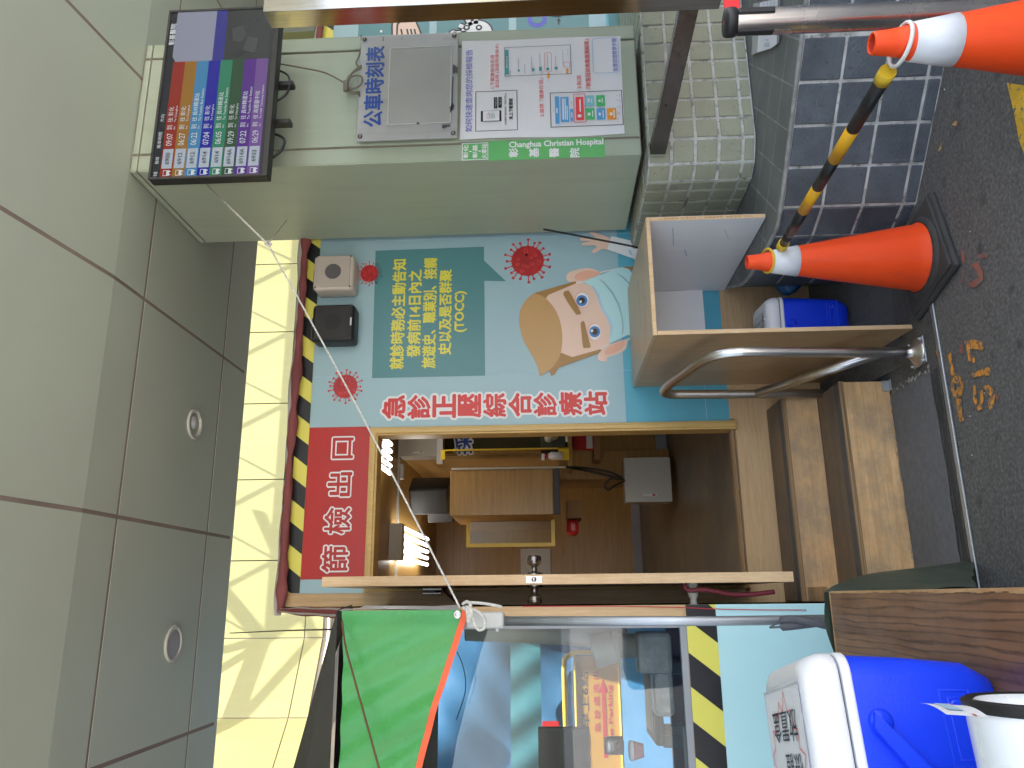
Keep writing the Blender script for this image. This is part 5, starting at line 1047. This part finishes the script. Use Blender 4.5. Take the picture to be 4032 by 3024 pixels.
# ------------------------------------------------------------------ seen through the wing window
def bo_(name, mat, parent, *boxes, bev=.003):
    mb = MB()
    for q in boxes: mb.box(*q, bev)
    return mb.build(name, mat, parent)
mb = MB(); mb.grid(lambda u, v: (-2.6 + u*2.58, 7.2 + .04*math.sin(u*17+v*2) + .02*math.sin(v*9+u*5) + .05*math.sin((u+v)*8) + .006*math.sin((u-v)*31+v*5), 1.02 + v*1.75), 60, 40); tag(mb.build('blue_tarpaulin', 'tarp_blue'), 'sunlit sky blue tarpaulin hanging behind the hut, seen through the wing window', 'tarpaulin')
mb = MB(); mb.grid(lambda u, v: (-2.6 + u*2.4, 7.05 + .03*math.sin(u*17) + .02*math.sin(u*41+v*3), 1.60 + v*.26), 50, 8); tag(mb.build('teal_banner', 'tarp_teal'), 'teal cloth banner strip across the blue tarpaulin behind the hut', 'banner')
bo = thing('parking_board', 'orange parking notice board with bent tube frame and red arrow, behind the wing window', 'sign', (-.8, 5.8, .5)); PB = 5.80
z = zwi; q = rect(z, PB, 170, 575, 600, 1659); q = (-1.6, q[1], q[2], q[3])
mb = MB(); mb.box(q[0], q[2], PB, PB+.012, q[1], q[3], .002); mb.build('panel', 'board_orange', bo)
mb = MB(); xt, zt5 = P(*z(160, 540), PB), P(*z(55, 800), PB); x0 = xt.x; zz5 = zt5.z
mb.tube(bez([(x0, PB-.01, q[1]-.35), (x0, PB-.01, q[3]-.1), (x0, PB-.01, zz5-.09), (x0-.03, PB-.01, zz5-.02), (x0-.10, PB-.01, zz5), (x0-.5, PB-.01, zz5), (-1.6, PB-.01, zz5)], 5), .018, 12); mb.tube([(x0, PB-.008, q[3]), (-1.6, PB-.008, q[3])], .010, 10); mb.tube([(x0, PB-.008, q[1]), (-1.6, PB-.008, q[1])], .010, 10); mb.build('frame', 'ring_yellow', bo)
sh = Sheet(PB, .002); sh.layer()
sh.text('晚上10點 至 早上6點', (lambda a, b: (b[0]-.55, a[1], a[2], a[3]))(rect(z, PB, 222, 725, 292, 1335), rect(z, PB, 222, 725, 292, 1335)), 'ink', .01); 
rr5 = rect(z, PB, 340, 725, 395, 1310); sh.text('急 診 處 進 出', rr5, 'board_red', .02)
p0, p1 = P(*z(440, 795), PB), P(*z(445, 1560), PB); zc5 = P(*z(440, 1100), PB).z
sh.xz([(p1.x, zc5-.013), (p0.x-.09, zc5-.013), (p0.x-.09, zc5-.034), (p0.x, zc5), (p0.x-.09, zc5+.034), (p0.x-.09, zc5+.013), (p1.x, zc5+.013)], 'board_red')
rr6 = rect(z, PB, 480, 855, 530, 1265); sh.text('No Parking', (rr6[0]-(rr6[2]-rr6[0])*.42, rr6[1], rr6[2], rr6[3]), 'board_red', .03); sh.build('lettering', bo)
ho = thing('flexible_hose', 'grey ribbed exhaust hose bending down inside the wing window', 'hose', (-.2, 3.4, 1.4)); z = zwi
def ribbed(pts, r, name):
    c = bez(pts, 14); mb = MB(); mb.tube(c, [r*(1 + .06*(k % 2)) for k in range(len(c))], 18); return mb.build(name, 'hose_grey', ho)
ribbed([P(*z(-900, 300), 3.45), P(*z(-500, 315), 3.45), P(*z(-100, 330), 3.45), P(*z(200, 350), 3.45), P(*z(450, 370), 3.45), P(*z(640, 350), 3.46)], .052, 'upper_hose'); ribbed([P(*z(330, 540), 3.33), P(*z(400, 520), 3.33), P(*z(470, 500), 3.33), P(*z(530, 485), 3.33)], .062, 'lower_hose')
mb = MB(); a, b = P(*z(520, 480), 3.33), P(*z(740, 470), 3.33); mb.tube([a, a.lerp(b, .25), a.lerp(b, .26), b], [.058, .058, .048, .046], 24); mb.build('pipe_fitting', 'hose_grey', ho)
tag(bo_('plastic_crate', 'foil', None, (-.46, -.16, 3.30, 3.42, 1.02, 1.10), (-.30, -.14, 3.28, 3.40, 1.02, 1.16), bev=.02), 'clear plastic wrapped packs lying on the sill inside the wing window', 'pack')
so_ = thing('plastic_stool', 'dark green plastic stool with pale perforated seat inside the wing', 'stool', (-.42, 4.25, .56)); z = zwi
cs = P(*z(905, 1000), 4.25); hx_, zt6 = .21, P(*z(870, 1000), 4.25).z; zt6 = max(zt6, .95)
mb = MB(); mb.box(cs.x-.19, cs.x+.19, 4.07, 4.43, zt6-.05, zt6, .03, seg=4); mb.build('seat', 'stool_green', so_)
mb = MB(); mb.box(cs.x-.14, cs.x+.14, 4.12, 4.38, zt6-.004, zt6+.004, .02, seg=3); mb.build('seat_panel', 'stool_top', so_)
for sx in (-1, 1):
    for sy in (-1, 1): bo_('leg', 'stool_green', so_, (cs.x+sx*.165-.03, cs.x+sx*.165+.03, 4.25+sy*.15-.025, 4.25+sy*.15+.025, .565, zt6-.04), bev=.008)
tag(bo_('dark_monitor', 'black', None, (-1.5, -.545, 3.62, 3.66, P(*z(300, 1340), 3.62).z, P(*z(-200, 1340), 3.62).z), bev=.004), 'black computer monitor standing behind the wing window glass', 'monitor')
th = thing('flask', 'steel and black vacuum flask inside the wing window', 'flask', (-.5, 3.4, 1.0)); a, b = P(*z(455, 1440), 3.4), P(*z(630, 1440), 3.4)
mb = MB(); mb.lathe([(.02, 0), (.035, .004), (.035, -(b.z-a.z)-.02)], (a.x, 3.4, b.z), 24); mb.build('bottle', 'chrome_dark', th); mb = MB(); mb.lathe([(.033, 0), (.035, .003), (.030, .025), (.001, .026)], (a.x, 3.4, a.z-.02), 24); mb.build('cap', 'steel', th)
cu = thing('paper_cup', 'pink paper cup with white lid inside the wing window', 'cup', (-.5, 3.35, 1.0)); a, b = P(*z(670, 1490), 3.35), P(*z(820, 1500), 3.35)
mb = MB(); mb.lathe([(.026, 0), (.036, a.z-b.z-.02)], (a.x, 3.35, b.z), 24); mb.build('body', 'cup_pink', cu); mb = MB(); mb.lathe([(.039, 0), (.038, .012), (.030, .016), (.001, .014)], (a.x, 3.35, a.z-.02), 24); mb.build('lid', 'print_white', cu)
tb_ = thing('work_table', 'pale work table standing inside the hut wing under the window', 'table', (-1.0, 3.55, .56))
bo_('tabletop', 'paper_grey', tb_, (-1.8, -.56, 3.20, 3.75, 1.0-.10, 1.0-.07)); 
for x in (-1.7, -.62):
    for y in (3.26, 3.70): bo_('leg', 'grey_plastic', tb_, (x-.02, x+.02, y-.02, y+.02, .56, .90))
tag(bo_('red_notice', 'red_bag', None, (-1.7, P(2170, 2838, 6.98).x, 6.96, 6.965, P(2200, 2838, 6.98).z, P(2135, 2838, 6.98).z), bev=.001), 'red notice strip hanging before the blue tarpaulin behind the hut', 'notice')
# row of seats and vehicles' dark mass behind: one low blue panel added in their place
tag(bo_('blue_standin', 'notice_blue', None, (-2.4, -.06, 6.4, 6.43, .35, 1.0), bev=.002), 'low blue panel standing in for seats and vehicles behind the parking board', 'partition')

# ------------------------------------------------------------------ things inside the room
def px_box(z, Y, x0, y0, x1, y1, d):
    q = rect(z, Y, x0, y0, x1, y1); return (q[0], q[2], Y, Y+d, q[1], q[3])
cab = thing('sampling_cabinet', 'brown wooden sampling cabinet on the room wall, dark open space below it', 'cabinet', (.66, 5.5, 1.46)); Y0 = 5.5
A = P(*zin(1315, 490), Y0); Bq = P(*zdr(350, 830), Y0); fx0, fx1, fz0, fz1 = Bq.x, A.x, Bq.z, A.z
bo_('case', 'room_wood', cab, (fx0, fx1, Y0, 6.2, fz0, fz1)); bo_('plinth_strip', 'gap_dark', cab, (fx0, fx1, Y0+.004, Y0+.02, fz0-.05, fz0-.003))
bo_('counter', 'room_wood', cab, (fx0-.10, fx0-.004, Y0+.35, 6.4, fz0-.02, fz0+.01)); bo_('side_leaf', 'card_brown', cab, (fx0-.07, fx0-.003, Y0+.45, Y0+.47, fz0+.012, fz1-.10)); bo_('support', 'room_wood', cab, (fx0+.30, 1.08, 5.9, 6.2, .575, fz0-.052))
shd = thing('acrylic_screen', 'clear acrylic screen edged with yellow tape beside the brown cabinet', 'screen', (.42, 5.7, 1.5)); Y1 = 5.75
q = (P(*zin(1440, 1085), Y1).x, P(*zdr(365, 1080), Y1).z, fx0-.01, P(*zin(1437, 1000), Y1).z); w = .028
bo_('pane', 'acrylic', shd, (q[0]+w, q[2], Y1+.002, Y1+.006, q[1]+w, q[3]-w), bev=0); bo_('tape_edge', 'acrylic_edge', shd, (q[0], q[0]+w, Y1, Y1+.008, q[1], q[3]), (q[0]+w, q[2], Y1, Y1+.008, q[1], q[1]+w), (q[0]+w, q[2], Y1, Y1+.008, q[3]-w, q[3]), bev=.001)
sh2 = thing('acrylic_screen', 'clear acrylic screen with yellow taped edges in front of the dark inner window', 'screen', (.9, 5.2, 1.4)); Y2 = 5.25
q = rect(zin, Y2, 1240, 336, 1250, 400); q3 = rect(zdr, Y2, 420, 325, 470, 412); 
bo_('pane', 'acrylic', sh2, (q3[0]+.02, q3[2], Y2+.002, Y2+.006, q3[1]+.03, q[3]-.02), bev=0); bo_('tape_edge', 'acrylic_edge', sh2, (q3[0], q3[2]+.01, Y2, Y2+.01, q3[1], q3[1]+.075), (q3[2], q3[2]+.009, Y2, Y2+.02, q3[1], q[3]), (q3[0]+.02, q3[2], Y2, Y2+.01, q[3]-.03, q[3]), bev=.001)
iw = thing('inner_window', 'dark inner window with a blue character on it, behind the yellow taped screen', 'window', (1.15, 5.98, 1.5)); Y3 = 5.97
q = rect(zin, Y3, 1270, 120, 1300, 330); qb = P(*zdr(248, 250), Y3); bo_('pane', 'green_glass', iw, (q[0], 1.9, Y3, Y3+.01, qb.z-.35, q[3])); bo_('frame', 'room_wood', iw, (q[0]-.04, 1.95, Y3+.002, Y3+.028, q[3], q[3]+.05), (q[0]-.04, q[0], Y3+.002, Y3+.028, qb.z-.35, q[3]))
sh = Sheet(Y3-.001, .002); b_ = rect(zin, Y3, 1352, 225, 1478, 365); sh.text('採', b_, 'print_white', .12, ref=.03); sh.layer(); sh.text('採', b_, 'ink_blue', .03); sh.build('lettering', iw)
sf = thing('wall_shelf', 'small wooden shelf with supplies beside the acrylic screen', 'shelf', (1.0, 5.6, 1.4)); Y4 = 5.45; q = rect(zdr, Y4, 466, 205, 495, 460); bo_('board', 'room_wood', sf, (q[0], 1.5, Y4, Y4+.35, q[1], q[3])); bo_('rack', 'print_white', sf, (q[0]+.18, 1.4, Y4+.02, Y4+.03, q[3]+.003, q[3]+.02), bev=.001); zsf = q[3]
q = rect(zdr, Y4, 250, 205, 462, 325); tag(bo_('supply_box', 'green_tarp', None, (q[0], q[2]+.1, Y4+.06, Y4+.20, zsf+.024, q[3])), 'dark green supply box on the small wooden shelf', 'box')
a = P(*zdr(340, 240), Y4); mb = MB(); mb.lathe([(.03, 0), (.045, .03), (.06, .06), (.05, .09), (.001, .10)], (a.x+.03, Y4+.03, a.z-.04), 20); tag(mb.build('yellow_sponge_ball', 'stool_top'), 'pale yellow rounded bundle on the small wooden shelf', 'bundle')
spb = thing('spray_bottle', 'white spray bottle with red collar on the yellow taped shelf edge', 'bottle', (.95, 5.2, 1.4)); Y5 = 5.2; a, b = P(*zdr(420, 380), Y5), P(*zdr(258, 380), Y5); hh = b.z-a.z
mb = MB(); mb.lathe([(.001, 0), (.028, .002), (.028, hh*.55), (.014, hh*.68)], (a.x, Y5, a.z), 18); mb.build('bottle', 'print_white', spb); mb = MB(); mb.lathe([(.015, hh*.68), (.016, hh*.84)], (a.x, Y5, a.z), 16); mb.build('collar', 'board_red', spb); mb = MB(); mb.box(a.x-.03, a.x+.016, Y5-.012, Y5+.012, a.z+hh*.84, a.z+hh, .004); mb.build('trigger_head', 'print_white', spb)
Y6 = 5.7; q = rect(zdr, Y6, 500, 205, 680, 335); rb_ = thing('grey_bin', 'grey box lined with a red plastic bag under the small shelf', 'bin', (1.0, 5.7, 1.1)); bo_('box', 'card_brown', rb_, (q[0]-.07, q[2]+.2, Y6+.02, Y6+.22, q[1]-.03, q[1]+.02)); bo_('bag', 'red_bag', rb_, (q[0], q[2]+.15, Y6, Y6+.018, q[1]+.02, q[3]), bev=.005); bo_('label_card', 'print_white', rb_, (q[0]+.01, q[2]+.1, Y6-.012, Y6-.002, q[1]+.03, q[1]+.075), bev=0)
Y7 = 5.9; q = rect(zdr, Y7, 395, 700, 566, 860); q2 = rect(zdr, Y7, 398, 862, 548, 985)
tag(bo_('cardboard_box', 'card_brown', None, (q[0], q[2]-.02 if q[2]-.02 < fx0+.29 else fx0+.29, Y7, Y7+.3, q[1], q[3]-.055)), 'brown cardboard box hung below the brown cabinet', 'box'); tag(bo_('red_sack', 'red_bag', None, (q2[0], q2[2]-.004, Y7+.02, Y7+.2, q2[1], q2[3]-.055), bev=.03), 'red plastic sack beside the brown cardboard box', 'bag')
def ebox(label, q, Y, d):
    t = thing('electrical_box', label, 'electrical box', ((q[0]+q[2])/2, Y, q[1]), 'grey electrical boxes in the room'); w, h = q[2]-q[0], q[3]-q[1]
    bo_('case', 'box_metal', t, (q[0], q[2], Y+.012, Y+d, q[1], q[3])); dr = bo_('door', 'box_metal', t, (q[0]-.003, q[2]+.003, Y, Y+.010, q[1]-.003, q[3]+.003)); bo_('latch', 'print_white', dr, (q[0]+w*.12, q[0]+w*.17, Y-.006, Y-.0005, q[1]+h*.32, q[1]+h*.62), bev=.002); bo_('lock', 'board_red', dr, (q[0]+w*.125, q[0]+w*.165, Y-.009, Y-.0065, q[1]+h*.36, q[1]+h*.42), bev=.001); return t
YE = 5.62; q = rect(zdr, YE, 900, 395, 1252, 732); ebox('grey metal electrical box standing on the room floor with cables at its top', (q[0], q[1], q[2], q[3]), YE, .16); qe = q
YE2 = 5.80; q = rect(zin, YE2, 920, 205, 1205, 380); ebox('grey electrical box high on the room wall near the ceiling', q, YE2, .18)
bo_t = rect(zin, YE2-.02, 1210, 205, 1258, 440); tag(bo_('cable_trunking', 'print_white', None, (bo_t[0], bo_t[2]+.3, YE2-.03, YE2+.02, bo_t[1], bo_t[3])), 'white plastic cable trunking under the high electrical box', 'trunking')
qv = rect(zin, 5.46, 1320, 466, 1952, 488); qv2 = rect(zdr, 5.46, 300, 460, 445, 474); tag(bo_('cable_duct', 'box_metal', None, (qv2[0], qv2[2], 5.46, 5.485, qv2[1], qv[3])), 'thin pale vertical cable duct on the right edge of the brown cabinet', 'duct')
mb = MB(); a = Vector((qv2[0]+.005, 5.45, qv2[1])); e = Vector(((qe[0]+qe[2])/2, YE+.05, qe[3])); d_ = lambda x, y: P(*zdr(x, y), 5.5)
mb.tube(bez([a, d_(580, 490), d_(700, 515), d_(800, 540), d_(880, 558), e]), .008, 6); mb.tube(bez([a, d_(600, 475), d_(760, 500), d_(850, 535), e]), .008, 6); mb.tube(bez([e, d_(820, 610), d_(770, 640), d_(745, 610), d_(790, 555), d_(870, 560)]), .008, 6); tag(mb.build('power_cables', 'cable_black'), 'black cables looping from the duct down to the floor electrical box', 'cable')
def mini(label, cx, cy, cz, w, h, d, rz):
    t = thing('wall_speaker', label, 'loudspeaker', (cx, cy, cz), 'black wall speakers in the room', local=True, rz=rz)
    mb = MB(); mb.box(-w/2, w/2, 0, d, -h/2, h/2, .012, seg=3); mb.build('cabinet', 'black', t); mb = MB(); mb.box(-w/2+.008, w/2-.008, -.006, .002, -h/2+.01, h/2-.01, .004); mb.build('grille', 'black', t)
c = P(*zin(1150, 735), 5.9); mini('black wall speaker tilted under the room ceiling, left of the cabinet top', c.x, 5.9, c.z, .22, .30, .2, R_(-35)); c = P(*zin(1235, 805), 6.4); mini('second black speaker half hidden behind the brown cabinet', c.x, 6.4, c.z, .22, .22, .2, R_(-35))
q = rect(zin, 8.03, 1855, 1095, 1952, 1385); qb = rect(zdr, 8.03, 100, 1095, 328, 1390); tag(bo_('wall_poster', 'paper_grey', None, (q[0], q[2], 8.03, 8.045, qb[1], q[3]), bev=0), 'blank pale sheet on the back wall of the room beside the open door', 'poster')
q = rect(zin, 5.95, 888, 445, 955, 560); tag(bo_('wall_socket', 'paper_grey', None, (q[0], q[2], 5.93, 5.985, q[1], q[3])), 'pale wall socket box near the ceiling of the room', 'socket')
def lamp(label, cx, cy, w, L):
    t = thing('ceiling_lamp', label, 'lamp', (cx, cy, 2.65), 'lit tube lamps on the room ceiling')
    bo_('housing', 'box_metal', t, (cx-w/2-.02, cx+w/2+.02, cy-L/2-.10, cy-L/2, 2.56, 2.655)); bo_('ballast_rail', 'gap_dark', t, (cx-.03, cx+.03, cy-L/2, cy+L/2, 2.63, 2.655))
    for k in range(5):
        x = cx - w/2 + w*k/4; mb = MB(); mb.tube([(x, cy-L/2, 2.585), (x, cy+L/2, 2.585)], .014, 10); mb.build('tube', 'tube_light', t)
lamp('lit white tube lamp on the room ceiling, left of the black speaker', .395, 6.35, .22, 1.25)
lamp('lit white tube lamp partly hidden by the top corner of the door frame', .93, 4.95, .2, .6)
mb = MB(); a = G(*zdr(1270, 480), .5725); mb.lathe([(.001, .0), (.17, .0), (.18, .002)], (a.x+.02, a.y+.15, .5728), 30); tag(mb.build('floor_reflection', 'chrome_dark'), 'round dark disc put in for the floor reflection at the foot of the electrical box', 'reflection')  # dark metal disc stands in for the shiny reflection under the box
